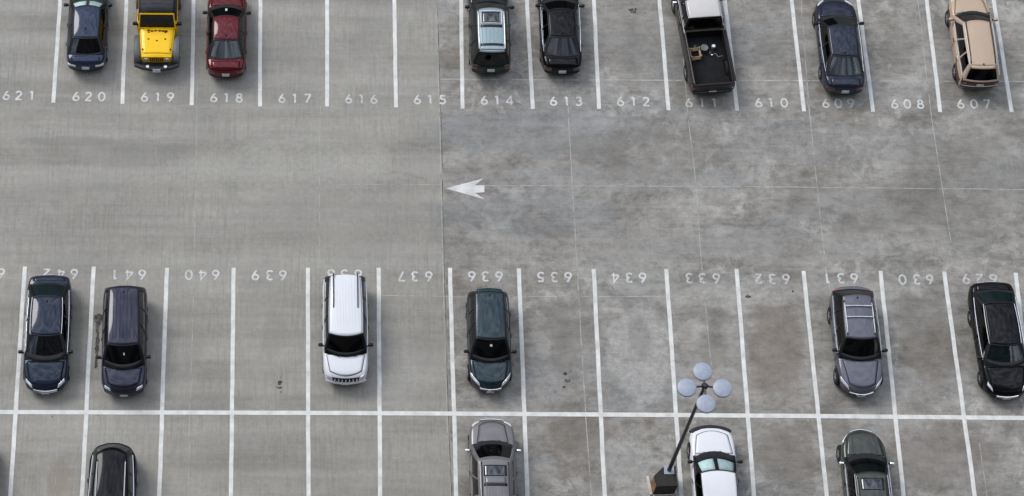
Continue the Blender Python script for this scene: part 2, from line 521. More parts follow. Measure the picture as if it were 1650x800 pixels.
def ribbon(mb, pts, w, z, closed=False, n0=None):
    """flat strip of width w along pts on the ground"""
    P = [Vector((p[0], p[1])) for p in pts]
    n = len(P)
    Lp, Rp = [], []
    for i in range(n):
        a = P[(i - 1) % n] if (closed or i > 0) else P[i]
        b = P[(i + 1) % n] if (closed or i < n - 1) else P[i]
        d1 = (P[i] - a).normalized() if (P[i] - a).length > 1e-9 else (b - P[i]).normalized()
        d2 = (b - P[i]).normalized() if (b - P[i]).length > 1e-9 else d1
        d = (d1 + d2).normalized()
        nn = Vector((-d.y, d.x))
        k = w / 2 / max(0.5, nn.dot(Vector((-d1.y, d1.x))))
        Lp.append((P[i] + nn * k).to_3d() + Vector((0, 0, z)))
        Rp.append((P[i] - nn * k).to_3d() + Vector((0, 0, z)))
    fs = [(i, n + i, n + (i + 1) % n, (i + 1) % n) for i in range(n if closed else n - 1)]
    mb.add(Lp + Rp, fs)

# joints of the slab
def joint(pix, w, mat, name='slab_joint', z=0.004):
    mb = MB()
    P = [at(*p) for p in pix]
    pts = []
    for a, b in zip(P[:-1], P[1:]):
        k = max(2, int((b - a).length / 0.8))
        pts += [a.lerp(b, i / k) + Vector((rnd.uniform(-.012, .012), rnd.uniform(-.012, .012), 0)) for i in range(k)]
    pts.append(P[-1])
    ribbon(mb, pts, w, z)
    o = obj(name, mb, mat, smooth=False)
    tag(o, kind='structure')

joint([(704.5, -8), (710.7, 200), (716, 430), (723, 690), (729, 812)], 0.035, JOINT_DARK)
joint([(702.5, -8), (708.7, 200), (714, 430), (721, 690), (727, 812)], 0.030, JOINT_PALE)
joint([(709, 128), (900, 129), (1250, 130), (1660, 132)], 0.05, JOINT_PALE)
joint([(716, 299), (960, 300), (1300, 302), (1660, 306)], 0.035, JOINT_PALE)
joint([(540, 297), (708, 298)], 0.025, JOINT_PALE)
joint([(615, 477), (830, 478), (1210, 479)], 0.03, JOINT_PALE)
joint([(903, -8), (913, 130), (922, 300), (930, 430), (942, 640), (954, 812)], 0.035, JOINT_PALE)
joint([(1093, -8), (1108, 180), (1122, 300), (1131, 430), (1146, 590)], 0.032, JOINT_PALE)
joint([(1290, -8), (1304, 180), (1318, 310), (1330, 430), (1338, 470)], 0.035, JOINT_PALE)
joint([(1478, -8), (1500, 180), (1518, 300), (1532, 390)], 0.035, JOINT_PALE)
joint([(1578, 715), (1592, 812)], 0.03, JOINT_PALE)
joint([(318, 130), (313, 430), (306, 660), (303, 812)], 0.022, JOINT_PALE)
joint([(516, 170), (514, 430)], 0.02, JOINT_PALE)
joint([(95, 560), (94, 700), (88, 812)], 0.02, JOINT_PALE)

# ------------------------------------------------------------------ bay lines
LW = 0.17
def bay_line(p0, p1, label):
    mb = MB()
    a, b = at(*p0), at(*p1)
    k = max(2, int((b - a).length / 0.7))
    ribbon(mb, [a.lerp(b, i / k) + Vector((rnd.uniform(-.008, .008), 0, 0)) for i in range(k + 1)], LW, 0.008)
    o = obj('bay_line', mb, PAINT_LINE, smooth=False)
    tag(o, label, 'bay line', 'white lines between the parking bays')

def ext(p, q, y):
    s = (q[0] - p[0]) / (q[1] - p[1])
    return (p[0] + s * (y - p[1]), y)

TOP = [(86, 166, 97), (197, 168, 204), (309, 170, 312), (419, 172, 419.5), (527, 172, 527), (638, 173.5, 635.5), (745.3, 175.5, 743),
       (858.7, 176, 849), (965.3, 176, 957), (1077.3, 178, 1062.5), (1188, 179, 1168), (1295.3, 180, 1275.5), (1407, 180.5, 1383), (1515, 181, 1493), (1630, 181, 1601)]
for i, (x, y, x0) in enumerate(TOP):
    bay_line((x, y), ext((x, y), (x0, 0), -70), 'white painted line between bays %d and %d in the upper row' % (621 - i, 620 - i) if i < 14 else 'white painted line on the right-hand side of bay 607 in the upper row')
MID = [(40, 430, 25.5, 16.7), (151, 430, 140, 132), (269, 432, 261.5, 256.7), (376.5, 432, 373.7, 372.3), (496, 432, 496.3, 497), (610, 432, 612, 612.5),
       (725, 432, 730.7, 735.3), (836, 433, 844.7, 850), (956.7, 434, 967.7, 974.3), (1073.7, 434, 1087.7, 1098), (1187, 434, 1205.3, 1215), (1294.7, 437, 1317.3, 1332),
       (1418.7, 437, 1441.5, 1456), (1521.3, 438, 1552.7, 1570.7), (1636, 440, 1662, 1681)]
for i, (x, y, x1, x2) in enumerate(MID):
    n = 643 - i
    s = (x2 - x) / (800 - y)
    p = at(x, y)
    bay_line((x, y), (x + s * (860 - y), 860), 'white painted line between bays %d and %d, running on below the cross line' % (n, n - 1))
mb = MB()
pts = [at(*p) for p in ((-40, 664.3), (50, 664.7), (300, 665.3), (550, 666), (800, 667.4), (1050, 669), (1320, 671), (1600, 673.6), (1700, 674.6))]
ribbon(mb, pts, 0.19, 0.012)
o = obj('cross_line', mb, PAINT_LINE, smooth=False)
tag(o, 'long white painted cross line behind the two back-to-back bay rows', 'cross line')

# ------------------------------------------------------------------ bay numbers
def arc(cx, cy, rx, ry, a0, a1, n=14):
    return [(cx + rx * math.cos(R(lerp(a0, a1, i / n))), cy + ry * math.sin(R(lerp(a0, a1, i / n)))) for i in range(n + 1)]

SIX = [(arc(.40, .30, .29, .25, 0, 360, 20)[:-1], True), ([(.52, .98), (.36, .78), (.20, .54), (.115, .36)], False)]
DIG = {
    '0': [(arc(.40, .5, .31, .45, 0, 360, 24)[:-1], True)],
    '1': [([(.22, .84), (.44, .97)], False), ([(.44, .99), (.44, .03)], False)],
    '2': [(arc(.40, .70, .27, .25, 165, -25, 12) + [(.12, .06)], False), ([(.08, .05), (.72, .05)], False)],
    '3': [(arc(.36, .73, .25, .22, 150, -85, 12), False), (arc(.36, .29, .29, .24, 85, -150, 12), False)],
    '4': [([(.56, .02), (.56, .98), (.05, .28)], False), ([(.05, .26), (.76, .26)], False)],
    '5': [([(.66, .94), (.24, .94), (.17, .55)], False), (arc(.36, .32, .30, .27, 118, -150, 14), False)],
    '6': SIX,
    '7': [([(.08, .94), (.72, .94)], False), ([(.70, .95), (.26, .02)], False)],
    '8': [(arc(.40, .73, .22, .20, 0, 360, 18)[:-1], True), (arc(.40, .28, .28, .24, 0, 360, 20)[:-1], True)],
    '9': [([(.8 - x, 1 - y) for x, y in p], c) for p, c in SIX],
}
def bay_number(text, px, py, up, mat):
    c = at(px, py)
    hgt, wid, pitch = (0.45, 0.42, 0.56) if up else (0.46, 0.43, 0.575)
    sg = 1 if up else -1
    o = empty('bay_number', c)
    for k, ch in enumerate(text):
        ox = (k - 1) * pitch + rnd.uniform(-.015, .015)
        mb = MB()
        for q, (pl, cl) in enumerate(DIG[ch]):
            pts = [(sg * (ox + (x - .4) * wid), sg * ((y - .5) * hgt)) for x, y in pl]
            ribbon(mb, pts, 0.078, 0.008 + 0.0012 * q, cl)
        obj('digit', mb, mat, o, smooth=False)
    row = 'upper' if up else 'middle'
    tag(o, 'bay number %s painted in white on the concrete, %s row' % (text, row), 'bay number', 'bay numbers painted on the concrete')

NT_TOP = [(30.5, 154.3), (143, 156), (254, 157), (365, 158), (475, 159), (582.5, 160), (693, 161), (800.5, 162), (912.7, 163.5), (1020.7, 164), (1130.7, 166), (1242.7, 166), (1350.7, 167), (1462, 168), (1569, 168)]
for i, (x, y) in enumerate(NT_TOP):
    n = 621 - i
    bay_number(str(n), x, y, True, PAINT_FAINT if n in (611, 609, 616) else PAINT_NUM)
NT_MID = [(-20, 441), (98, 442), (207.5, 443), (326, 443.5), (434, 444), (555, 443), (669, 446), (782, 446), (893, 447), (1014, 448), (1132, 449), (1244.5, 450), (1355, 449), (1476.7, 451), (1579, 450)]
for i, (x, y) in enumerate(NT_MID):
    n = 643 - i
    bay_number(str(n), x, y, False, PAINT_FAINT if n in (632, 630, 629, 633) else PAINT_NUM)

# ------------------------------------------------------------------ arrow and stains
mb = MB()
ap = [at(*p) for p in ((718, 304), (779, 288), (765, 299), (780.5, 299), (780.5, 310), (766, 311.5), (780.5, 321.5))]
mb.add([(p.x, p.y, 0.008) for p in ap], [(0, 6, 5), (0, 5, 2), (5, 4, 3), (5, 3, 2), (0, 2, 1)])
o = obj('direction_arrow', mb, PAINT_ARROW, smooth=False)
tag(o, 'worn white painted arrowhead pointing west in the driving lane', 'painted arrow')

def tyre_mark(c, r, a0, a1, z):
    mb = MB()
    p = at(*c)
    ribbon(mb, [(p.x + r * math.cos(R(lerp(a0, a1, i / 24))), p.y + r * math.sin(R(lerp(a0, a1, i / 24)))) for i in range(25)], .17, z)
    o = obj('tyre_mark', mb, TYRE_MARK, smooth=False)
    tag(o, kind='structure')
for k, (c_, r_, a0, a1) in enumerate([((620, 425), 4.4, 8, 88), ((620, 425), 5.9, 6, 84), ((1390, 190), 5.0, 190, 262), ((1390, 190), 6.5, 192, 265)]):
    tyre_mark(c_, r_, a0, a1, .0055 + .0003 * k)

def stain(blobs, mat, label):
    mb = MB()
    for k, (px, py, rx, ry) in enumerate(blobs):
        c = at(px, py)
        pts = []
        for i in range(18):
            a = 2 * math.pi * i / 18
            q = rnd.uniform(0.65, 1.25)
            pts.append((c.x + rx * q * math.cos(a), c.y + ry * q * math.sin(a), 0.005 + 0.0004 * k))
        mb.add([(c.x, c.y, 0.005 + 0.0004 * k)] + pts, [(0, i + 1, (i + 1) % 18 + 1) for i in range(18)])
    o = obj('oil_stain', mb, mat, smooth=False)
    tag(o, label, kind='structure')

stain([(451, 617, .10, .11), (452, 609, .03, .06), (450, 625, .12, .05), (453, 632, .04, .03)], STAIN, 'small dark oil drip marks in bay 639')
stain([(911, 603, .09, .08), (914, 614, .12, .09), (909, 624, .06, .05), (920, 598, .03, .03)], STAIN, 'dark oil spots in bay 635')
stain([(1017, 17, .13, .10), (1021, 20, .14, .07), (1024, 16, .08, .08)], STAIN, 'black oil spot in bay 612')
mb = MB()
leak = [(160, 506, .10), (160, 509, .55), (160, 516, .62), (159, 521, .30), (157, 528, .17), (158, 540, .14), (157, 552, .20), (156, 563, .22), (155.5, 572, .11), (155, 582, .15), (154, 592, .17), (154, 595, .05)]
pl, pr = [], []
for k in range(len(leak) - 1):
    for q in range(4):
        u = q / 4
        x, y, w_ = [lerp(leak[k][i], leak[k + 1][i], u) for i in range(3)]
        p = at(x, y)
        w_ *= rnd.uniform(.75, 1.25) * .72
        pl.append((p.x - w_ / 2 + rnd.uniform(-.03, .03), p.y, .005))
        pr.append((p.x + w_ / 2 + rnd.uniform(-.03, .03), p.y, .005))
mb.add(pl + pr, [(i, i + 1, len(pl) + i + 1, len(pl) + i) for i in range(len(pl) - 1)])
o = obj('oil_stain', mb, STAIN_BROWN, smooth=False)
tag(o, 'long dark brown leak mark beside the dark purple van', kind='structure')
stain([(1040, 22, .03, .03), (1410, 18, .02, .02), (84, 672, .03, .03), (158, 670, .05, .03), (1205, 478, .12, .08), (1278, 470, .06, .05)], STAIN, 'scattered small dark specks on the concrete')

# ------------------------------------------------------------------ cars
def make_body(P):
    L, W = P['L'], P['W']
    lf, cf, lr, cr_ = P.get('lf', 1.1), P.get('cf', .20), P.get('lr', 0.9), P.get('cr', .14)
    bf, br = P.get('bow_f', .22), P.get('bow_r', .14)
    top = pchip([x for x, z in P['top']], [z for x, z in P['top']])
    crown = P.get('crown', .045)
    xs = [-L / 2 + d for d in (0, .035, .10, .20, .34, .52)]
    n = max(8, int((L - 1.04) / .24))
    xs += [lerp(-L / 2 + .52, L / 2 - .52, i / n) for i in range(1, n)]
    xs += [L / 2 - d for d in (.52, .34, .20, .10, .035, 0)]
    secs = []
    for x in xs:
        df, dr = L / 2 - x, x + L / 2
        w = W / 2
        if df < lf:
            w *= 1 - cf * (1 - df / lf) ** 2.2
        if dr < lr:
            w *= 1 - cr_ * (1 - dr / lr) ** 2.2
        lo = P.get('lo', .22) + .10 * max(0, 1 - min(df, dr) / .5)
        T = top(x)
        if df < .04 or dr < .04:
            lo += .05
        h = T - lo
        k = crown * min(1, min(df, dr) / .3)
        half = [(0, lo), (.5 * w, lo), (w - .16, lo), (w - .05, lo + .05), (w - .012, lo + .26 * h), (w, lo + .52 * h), (w - .012, lo + .74 * h),
                (w - .045, T - .085), (w - .085, T - .028), (w - .17, T), (.5 * w, T + .75 * k), (0, T + k)]
        row = []
        for y, z in half:
            wf, wr = max(0, 1 - df / 1.1) ** 1.4, max(0, 1 - dr / 0.9) ** 1.4
            row.append(Vector((x - bf * wf * (y / w) ** 2 + br * wr * (y / w) ** 2, y, z)))
        secs.append(row)
    mb = MB()
    m = len(secs[0])
    full = [[Vector(p) for p in r] + [Vector((p.x, -p.y, p.z)) for p in r[-2:0:-1]] for r in secs]
    full = [r + [r[0]] for r in full]
    mb.grid(full)
    for e in (0, -1):
        r = secs[e]
        rows = []
        for j in range(2, m - 2):
            p = r[j]
            if j == 2:
                a, b = r[1], r[0]
            elif j == m - 3:
                a, b = r[m - 2], r[m - 1]
            else:
                s = 1 if e == -1 else -1
                def q(y, z):
                    w_ = r[5].y
                    return Vector((secs[e][m - 1].x - s * (bf if s == 1 else br) * (y / w_) ** 2, y, z))
                a, b = q(.5 * r[5].y, p.z), q(0, p.z)
            rows.append([p, a, b, Vector((a.x, -a.y, a.z)), Vector((p.x, -p.y, p.z))])
        mb.grid(rows, flip=(e == 0))
    return mb

class Surf:
    """ray casts on to a finished mesh, for panels that follow its surface"""
    def __init__(s, me):
        bm = bmesh.new()
        bm.from_mesh(me)
        s.t = BVHTree.FromBMesh(bm)
        bm.free()

    def hit(s, p, d, off):
        d = Vector(d).normalized()
        h = s.t.ray_cast(Vector(p), d, 12)
        return None if h[0] is None else h[0] - d * off

    def patch(s, c4, d, off, n=8, m=8, bow=0.0):
        """c4: four corners (a b along u at v=0, d c at v=1) of a sheet in front of the surface, pushed along d on to it"""
        a, b, c, e = [Vector(p) for p in c4]
        rows = []
        for i in range(n + 1):
            u = i / n
            row = []
            for j in range(m + 1):
                v = j / m
                p = a.lerp(b, u).lerp(e.lerp(c, u), v)
                if bow:
                    p = p + Vector((bow * (1 - (2 * u - 1) ** 2) * v, 0, 0))
                row.append(s.hit(p, d, off))
            rows.append(row)
        return MB().grid(rows)

def wheel_mesh(r, wd):
    t = MB().lathe([(r * .60, -wd / 2), (r * .90, -wd / 2), (r, -wd * .32), (r, wd * .32), (r * .90, wd / 2), (r * .60, wd / 2)], 28, 'Y')
    rim = MB().lathe([(r * .62, -wd * .44), (r * .64, wd * .42), (r * .58, wd * .46), (r * .55, wd * .30), (r * .10, wd * .34), (0.0, wd * .36)], 28, 'Y')
    for k in range(5):
        a = 2 * math.pi * k / 5
        rim.tube([(r * .08 * math.cos(a), wd * .40, r * .08 * math.sin(a)), (r * .56 * math.cos(a), wd * .42, r * .56 * math.sin(a))], [r * .11, r * .07], 6)
    return t.mesh('tyre'), rim.mesh('rim')

def add_wheels(root, P, half):
    r, wd = P.get('wr', .335), .225
    tm, rm = wheel_mesh(r, wd)
    for x in P['axles']:
        for sgn in (1, -1):
            w = empty('wheel', (x, sgn * (half - wd / 2 - .005), r), 0 if sgn == 1 else math.pi, root)
            link('tyre', tm, M['tyre'], w)
            link('rim', rm, P.get('rim', M['rim']), w)

def plate(parent, x, z, y=0.0, tilt=0.0):
    mb = MB().box((x, y, z), (.02, .32, .16), Matrix.Rotation(tilt, 3, 'Y'))
    obj('license_plate', mb, M['plate'], parent, smooth=False, bevel=.004)

def mirror(parent, x, y, z, mat):
    s = 1 if y > 0 else -1
    mb = MB().box((x, y + s * .13, z + .05), (.13, .20, .15))
    o = obj('door_mirror', mb, mat, parent, bevel=.045, segs=3)
    mb = MB().box((x + .02, y + s * .03, z), (.06, .10, .05))
    obj('mirror_arm', mb, M['trim'], o, smooth=False)

SEDAN = dict(L=4.78, W=1.83, H=1.46, belt=.92, kind='sedan')

def build_car(name, label, cat, P, loc, heading, grp='cars parked in the numbered bays'):
    L, W, H, belt = P['L'], P['W'], P['H'], P['belt']
    pm = P['paint']
    root = empty(name, loc, heading)
    tag(root, label, cat, grp)
    # --- body
    bo = obj('body', make_body(P), pm, None)
    md = bo.modifiers.new('sub', 'SUBSURF')
    md.levels = md.render_levels = 2
    me = baked(bo)
    S = Surf(me)
    old = bo.data
    bo.modifiers.clear()
    bo.data = me
    bpy.data.meshes.remove(old)
    cut = MB()
    r = P.get('wr', .335) + .065
    for x in P['axles']:
        for sgn in (1, -1):
            cut.lathe([(r, -.17), (r, .17)], 26, 'Y', (x, sgn * (W / 2 - .10), P.get('wr', .335) + .015))
    tools = [(cut, M['black'])]
    if 'bed' in P:
        x0, x1, zb, hw = P['bed']
        tools.append((MB().box(((x0 + x1) / 2, 0, zb + 1), (x1 - x0, 2 * hw, 2)), M['bed']))
    for mbx, mat in tools:
        co = obj('cutter', mbx, mat, None, smooth=False)
        md = bo.modifiers.new('cut', 'BOOLEAN')
        md.operation = 'DIFFERENCE'
        md.object = co
        md.solver = 'EXACT'
        md.material_mode = 'TRANSFER'
        me2 = baked(bo)
        bo.modifiers.clear()
        bo.data = me2
        cm = co.data
        bpy.data.objects.remove(co)
        bpy.data.meshes.remove(cm)
    bo.parent = root
    bo.data.polygons.foreach_set('use_smooth', [True] * len(bo.data.polygons))
    bo.data.set_sharp_from_angle(angle=R(40))
    top = pchip([x for x, z in P['top']], [z for x, z in P['top']])

    # --- greenhouse: four patches between the belt line and the roof edge
    xw0, xw1, xr1, xr0 = P['xw0'], P['xw1'], P['xr1'], P['xr0']
    wb, wrf = P.get('wb', W / 2 - .07), P.get('wroof', W / 2 - .325)
    wb_r, wr_r = P.get('wb_r', wb - .04), P.get('wroof_r', wrf - .02)
    zw, zr = top(xw0) - .015, top(xr0) - .015
    ze = H - P.get('rcrown', .06)
    bw0, bw1, bb0, bb1 = P.get('bw0', .22), P.get('bw1', .10), P.get('bb0', .12), P.get('bb1', .06)
    def side_base(s):
        return Vector((lerp(xw0, xr0, s), lerp(wb, wb_r, s ** 1.5) + .03 * math.sin(math.pi * s), lerp(lerp(zw, belt - .01, min(1, s * 4)), zr, max(0, s * 4 - 3))))
    def side_top(s):
        return Vector((lerp(xw1, xr1, s), lerp(wrf, wr_r, s ** 1.5) + .02 * math.sin(math.pi * s), ze - .02 * abs(2 * s - 1) ** 2.5))
    def P_side(s, v):
        p = side_base(s).lerp(side_top(s), v)
        p.y += .03 * math.sin(math.pi * v)
        return p
    def P_front(t, v):
        a, b = P_side(0, v), lerp(bw0, bw1, v)
        return Vector((a.x + b * (1 - t * t), a.y * t, a.z + (.012 + .02 * v) * (1 - t * t)))
    def P_rear(t, v):
        a, b = P_side(1, v), lerp(bb0, bb1, v)
        return Vector((a.x - b * (1 - t * t), a.y * t, a.z + (.012 + .02 * v) * (1 - t * t)))
    rc = P.get('rcrown', .06)
    def P_roof(s, t):
        a = side_top(s)
        f, b = max(0, 1 - s * 3) ** 2, max(0, s * 3 - 2) ** 2
        e = (1 - abs(2 * s - 1) ** 3)
        return Vector((a.x + (bw1 * f - bb1 * b) * (1 - t * t), a.y * t, a.z + .032 * (1 - t * t) + rc * (1 - abs(t) ** 2.6) * e * .75))
    rail, pil = P.get('pil', .075), P.get('pilv', .06)
    def cuts(lst):
        out = []
        for a, b in zip(lst[:-1], lst[1:]):
            k = max(1, int(round((b - a) * 14)))
            out += [lerp(a, b, i / k) for i in range(k)]
        return out + [lst[-1]]
    fr = MB()
    def framed(fn, us, vs, holes, flip=False):
        g = [[fn(u, v) for v in vs] for u in us]
        def skip(i, j):
            uc, vc = (us[i] + us[i + 1]) / 2, (vs[j] + vs[j + 1]) / 2
            return any(h[0] < uc < h[1] and h[2] < vc < h[3] for h in holes)
        fr.grid(g, skip, flip)
    def pane(fn, h, name, mat, parent, inset=.012, nrm=(0, 0, 1)):
        e = .004
        us = [lerp(h[0] - e, h[1] + e, i / 10) for i in range(11)]
        vs = [lerp(h[2] - e, h[3] + e, i / 6) for i in range(7)]
        g = [[fn(u, v) - Vector(nrm) * inset for v in vs] for u in us]
        return obj(name, MB().grid(g), mat, parent)
    hW = (-1 + pil * 1.6, 1 - pil * 1.6, .03, 1 - pil)
    hR = P.get('hR', (-1 + pil * 2, 1 - pil * 2, .08, 1 - pil * 1.4))
    vcut = cuts([0, .03, .08, .10, .5, .85, 1 - pil * 1.4, 1 - pil, 1])
    vcut = sorted(set(vcut + [hR[2], hR[3], hW[2], hW[3]]))
    framed(P_front, cuts([-1, hW[0], 0, hW[1], 1]), vcut, [hW])
    framed(P_rear, cuts([-1, hR[0], 0, hR[1], 1]), vcut, [hR] if not P.get('noR') else [], True)
    sw = P['side_windows']
    hS = [(a, b, .10, .88) for a, b in sw]
    us = sorted(set(cuts([0] + [x for ab in sw for x in ab] + [1])))
    vv = sorted(set(cuts([0, .10, .88, 1])))
    for sgn in (1, -1):
        framed(lambda u, v, q=sgn: Vector((P_side(u, v).x, q * P_side(u, v).y, P_side(u, v).z)), us, vv, hS)
    obj('pillar_frame', fr, P.get('pillar', M['trim']), root, solid=.02)
    rf = MB().grid([[P_roof(i / 24, -1 + 2 * j / 20) for j in range(21)] for i in range(25)])
    rfm = rf.mesh('roof')
    SR = Surf(rfm)
    roof = link('roof', rfm, P.get('roof_mat', pm), root, solid=.02)
    pane(P_front, hW, 'windshield', P.get('ws', M['glass']), root, .010, (.6, 0, .8))
    if not P.get('noR'):
        pane(P_rear, hR, 'rear_window', P.get('rw', M['glass_dark']), root, .010, (-.7, 0, .7))
    for sgn in (1, -1):
        for h in hS:
            pane(lambda u, v, q=sgn: Vector((P_side(u, v).x, q * P_side(u, v).y, P_side(u, v).z)), h, 'side_window', P.get('sg', M['glass_dark']), root, .010, (0, sgn * .95, .3))
    # bright strip along the window sill
    if P.get('sill'):
        for sgn in (1, -1):
            pts = [P_side(s, .05) for s in np.linspace(.06, .93, 12)]
            obj('window_trim', MB().tube([(p.x, sgn * (p.y + .012), p.z) for p in pts], .016, 6), M[P['sill']], root)
    if P.get('drip'):
        for sgn in (1, -1):
            pts = [P_side(s, .95) for s in np.linspace(.02, .98, 12)]
            obj('roof_trim', MB().tube([(p.x, sgn * (p.y + .008), p.z) for p in pts], .014, 6), M[P['drip']], root)

    # --- inside
    zi = belt + P.get('crown', .045) + .012
    n = 14
    ring_f = [(P_front(t, 0).x - .06, P_front(t, 0).y * .93) for t in np.linspace(-1, 1, 9)]
    ring_r = [(P_rear(t, 0).x + .06, P_rear(t, 0).y * .93) for t in np.linspace(1, -1, 9)]
    rr = ring_f + ring_r
    fl = MB()
    hi = [max(zi, top(x) + .055) for x, y in rr]
    fl.add([(x, y, h) for (x, y), h in zip(rr, hi)] + [(lerp(xw1, xr1, .5), 0, zi)], [(i, (i + 1) % len(rr), len(rr)) for i in range(len(rr))])
    inner = obj('interior', fl, M['cloth'], root, smooth=False)
    st = P.get('seats', M['seat'])
    rows = P.get('rows', (xw1 - .15, xw1 - 1.05))
    for k, x in enumerate(rows):
        for y in (-.36, .36):
            mbs = MB().box((x, y, zi + .10), (.13, .48, .24), Matrix.Rotation(R(-12), 3, 'Y')).box((x - .06, y, zi + .25), (.09, .26, .12))
            obj('seat', mbs, st, root, bevel=.04)
    db = MB()
    db.grid([[(P_front(t, .04).x - d, P_front(t, .04).y * .9, zi + .03 + .05 * (d > .05) * (d < .4)) for d in (.06, .16, .34, .44)] for t in np.linspace(-1, 1, 9)])
    obj('dashboard', db, M['cloth'], root, solid=.03)
    if P.get('sunshade'):  # pale panels behind the glass stand in for the sky the windshield reflects
        for y0, y1 in ((-.90, -.10), (.10, .90)):
            g = [[P_front(lerp(y0, y1, i / 6), lerp(.14, .86, j / 4)) - Vector((.05, 0, .04)) for j in range(5)] for i in range(7)]
            obj('sunshade', MB().grid(g), M['shade'], root, solid=.006)
    sx = lambda z: P_front(0, .7)
    for pos in P.get('stickers', []):
        g = [[P_front(pos[0] + i * pos[2], pos[1] + j * pos[3]) + Vector((.006, 0, .008)) for j in range(2)] for i in range(2)]
        obj('windshield_sticker', MB().grid(g), M['plate'], root, smooth=False)
    for s0 in (.55, -.25):
        a, b = P_front(s0, .03), P_front(s0 - .62, .17)
        obj('wiper', MB().tube([a + Vector((.02, 0, .02)), b + Vector((.015, 0, .02))], .009, 5), M['trim'], root)

    # --- panels that follow the body
    Z = 3.0
    hx0, hx1 = xw0 + P.get('hood_gap', .10), L / 2 - P.get('hood_nose', .22)
    hw0, hw1 = P.get('hood_w', (W / 2 - .17, W / 2 - .30))
    hood = S.patch([(hx0, -hw0, Z), (hx0, hw0, Z), (hx1 - .16, hw1, Z), (hx1 - .16, -hw1, Z)], (0, 0, -1), .006, 14, 12, .20)
    seam = S.patch([(hx0 - .02, -hw0 - .025, Z), (hx0 - .02, hw0 + .025, Z), (hx1 - .14, hw1 + .025, Z), (hx1 - .14, -hw1 - .025, Z)], (0, 0, -1), .002, 16, 14, .205)
    ho = obj('hood', hood, P.get('hood_mat', pm), root, solid=.025)
    obj('hood_seam', seam, M['trim'], ho, solid=.006)
    for y in P.get('hood_ridge', []):
        a = [S.hit((lerp(hx0, hx1 - .2, i / 8), y * lerp(1, .8, i / 8), Z), (0, 0, -1), .012) for i in range(9)]
        a = [p for p in a if p]
        obj('hood_crease', MB().tube(a, .022, 6), pm, ho)
    if P.get('deck'):
        dx0, dx1, dw = P['deck']
        obj('trunk_lid', S.patch([(dx0, -dw, Z), (dx0, dw, Z), (dx1, dw * 1.03, Z), (dx1, -dw * 1.03, Z)], (0, 0, -1), .004, 10, 6), pm, root, solid=.02)
    F = L / 2 + 2
    # headlights, from in front and above at the corners
    hl = P.get('hl', dict(x=(.10, .42), y=(.46, .78), d=(-.55, -.25, -.8)))
    for sgn in (1, -1):
        x0, x1 = L / 2 - hl['x'][0], L / 2 - hl['x'][1]
        y0, y1 = hl['y']
        d = Vector((hl['d'][0], sgn * hl['d'][1], hl['d'][2])).normalized()
        zz = hl.get('z', .68)
        c4 = [Vector((x0 + .03, sgn * y0, zz)), Vector((x1 + .02, sgn * (y1 + .02), zz + .05)), Vector((x1 - .14, sgn * (y1 - .02), zz + .07)), Vector((x0 - .16, sgn * (y0 + .02), zz + .03))]
        pt = S.patch([p - d * 2 for p in c4], d, .012, 8, 5)
        obj('headlight', pt, hl.get('mat', M['lamp']), root, solid=.03)
    # taillights
    tl = P.get('tl', dict(y=(.50, .88), z=(.66, .86)))
    for sgn in (1, -1):
        y0, y1 = tl['y']
        z0, z1 = tl['z']
        y1 = min(y1, W / 2 - .04)
        d = Vector((.80, -sgn * .60, -.12)).normalized()
        c4 = [Vector((-L / 2, sgn * y0, z0)), Vector((-L / 2 + .12, sgn * y1, z0)), Vector((-L / 2 + .16, sgn * y1, z1)), Vector((-L / 2 + .02, sgn * y0, z1))]
        pt = S.patch([p - d * 1.5 for p in c4], d, .014, 8, 5)
        obj('taillight', pt, tl.get('mat', M['red']), root, solid=.03)
    # grille, bumper inserts
    g = P.get('grille', dict(w=.42, z=(.46, .66), mat=M['trim'], bars=2))
    if g:
        gm_ = S.patch([(F, -g['w'], g['z'][0]), (F, g['w'], g['z'][0]), (F, g['w'] * 1.08, g['z'][1]), (F, -g['w'] * 1.08, g['z'][1])], (-1, 0, 0), .012, 12, 4)
        go = obj('grille', gm_, g['mat'], root, solid=.02)
        for k in range(g.get('bars', 0)):
            z = lerp(g['z'][0] + .03, g['z'][1] - .01, (k + .5) / g['bars'])
            a = [S.hit((F, y, z), (-1, 0, 0), .03) for y in np.linspace(-g['w'] * .97, g['w'] * .97, 11)]
            obj('grille_bar', MB().tube([p for p in a if p], g.get('br', .016), 6), g.get('bmat', M['chrome']), go)
        for k in range(g.get('slots', 0)):
            y = lerp(-g['w'], g['w'], (k + .5) / g['slots'])
            a = [S.hit((F, y, z), (-1, 0, 0), .02) for z in np.linspace(g['z'][0] + .02, g['z'][1] - .01, 4)]
            obj('grille_bar', MB().tube([p for p in a if p], .026, 6), g.get('bmat', M['chrome']), go)
    low = S.patch([(F, -W * .34, .30), (F, W * .34, .30), (F, W * .30, .42), (F, -W * .30, .42)], (-1, 0, 0), .010, 12, 3)
    obj('front_air_intake', low, M['black'], root, solid=.02)
    if P.get('bumper_f'):
        a = [S.hit((F, y, P['bumper_f'][1]), (-1, 0, 0), -.01) for y in np.linspace(-W * .43, W * .43, 15)]
        obj('front_bumper', MB().tube([p for p in a if p], P['bumper_f'][2], 8), P['bumper_f'][0], root)
    if P.get('bumper_r'):
        a = [S.hit((-F, y, P['bumper_r'][1]), (1, 0, 0), -.01) for y in np.linspace(-W * .43, W * .43, 15)]
        obj('rear_bumper', MB().tube([p for p in a if p], P['bumper_r'][2], 8), P['bumper_r'][0], root)
    rlow = S.patch([(-F, -W * .36, .32), (-F, W * .36, .32), (-F, W * .36, .46), (-F, -W * .36, .46)], (1, 0, 0), .010, 12, 3)
    obj('rear_valance', rlow, M['black'], root, solid=.02)
    p = S.hit((F, 0, P.get('plate_f', .42)), (-1, 0, 0), .03)
    if p and P.get('plate_f', .42):
        plate(root, p.x, p.z)
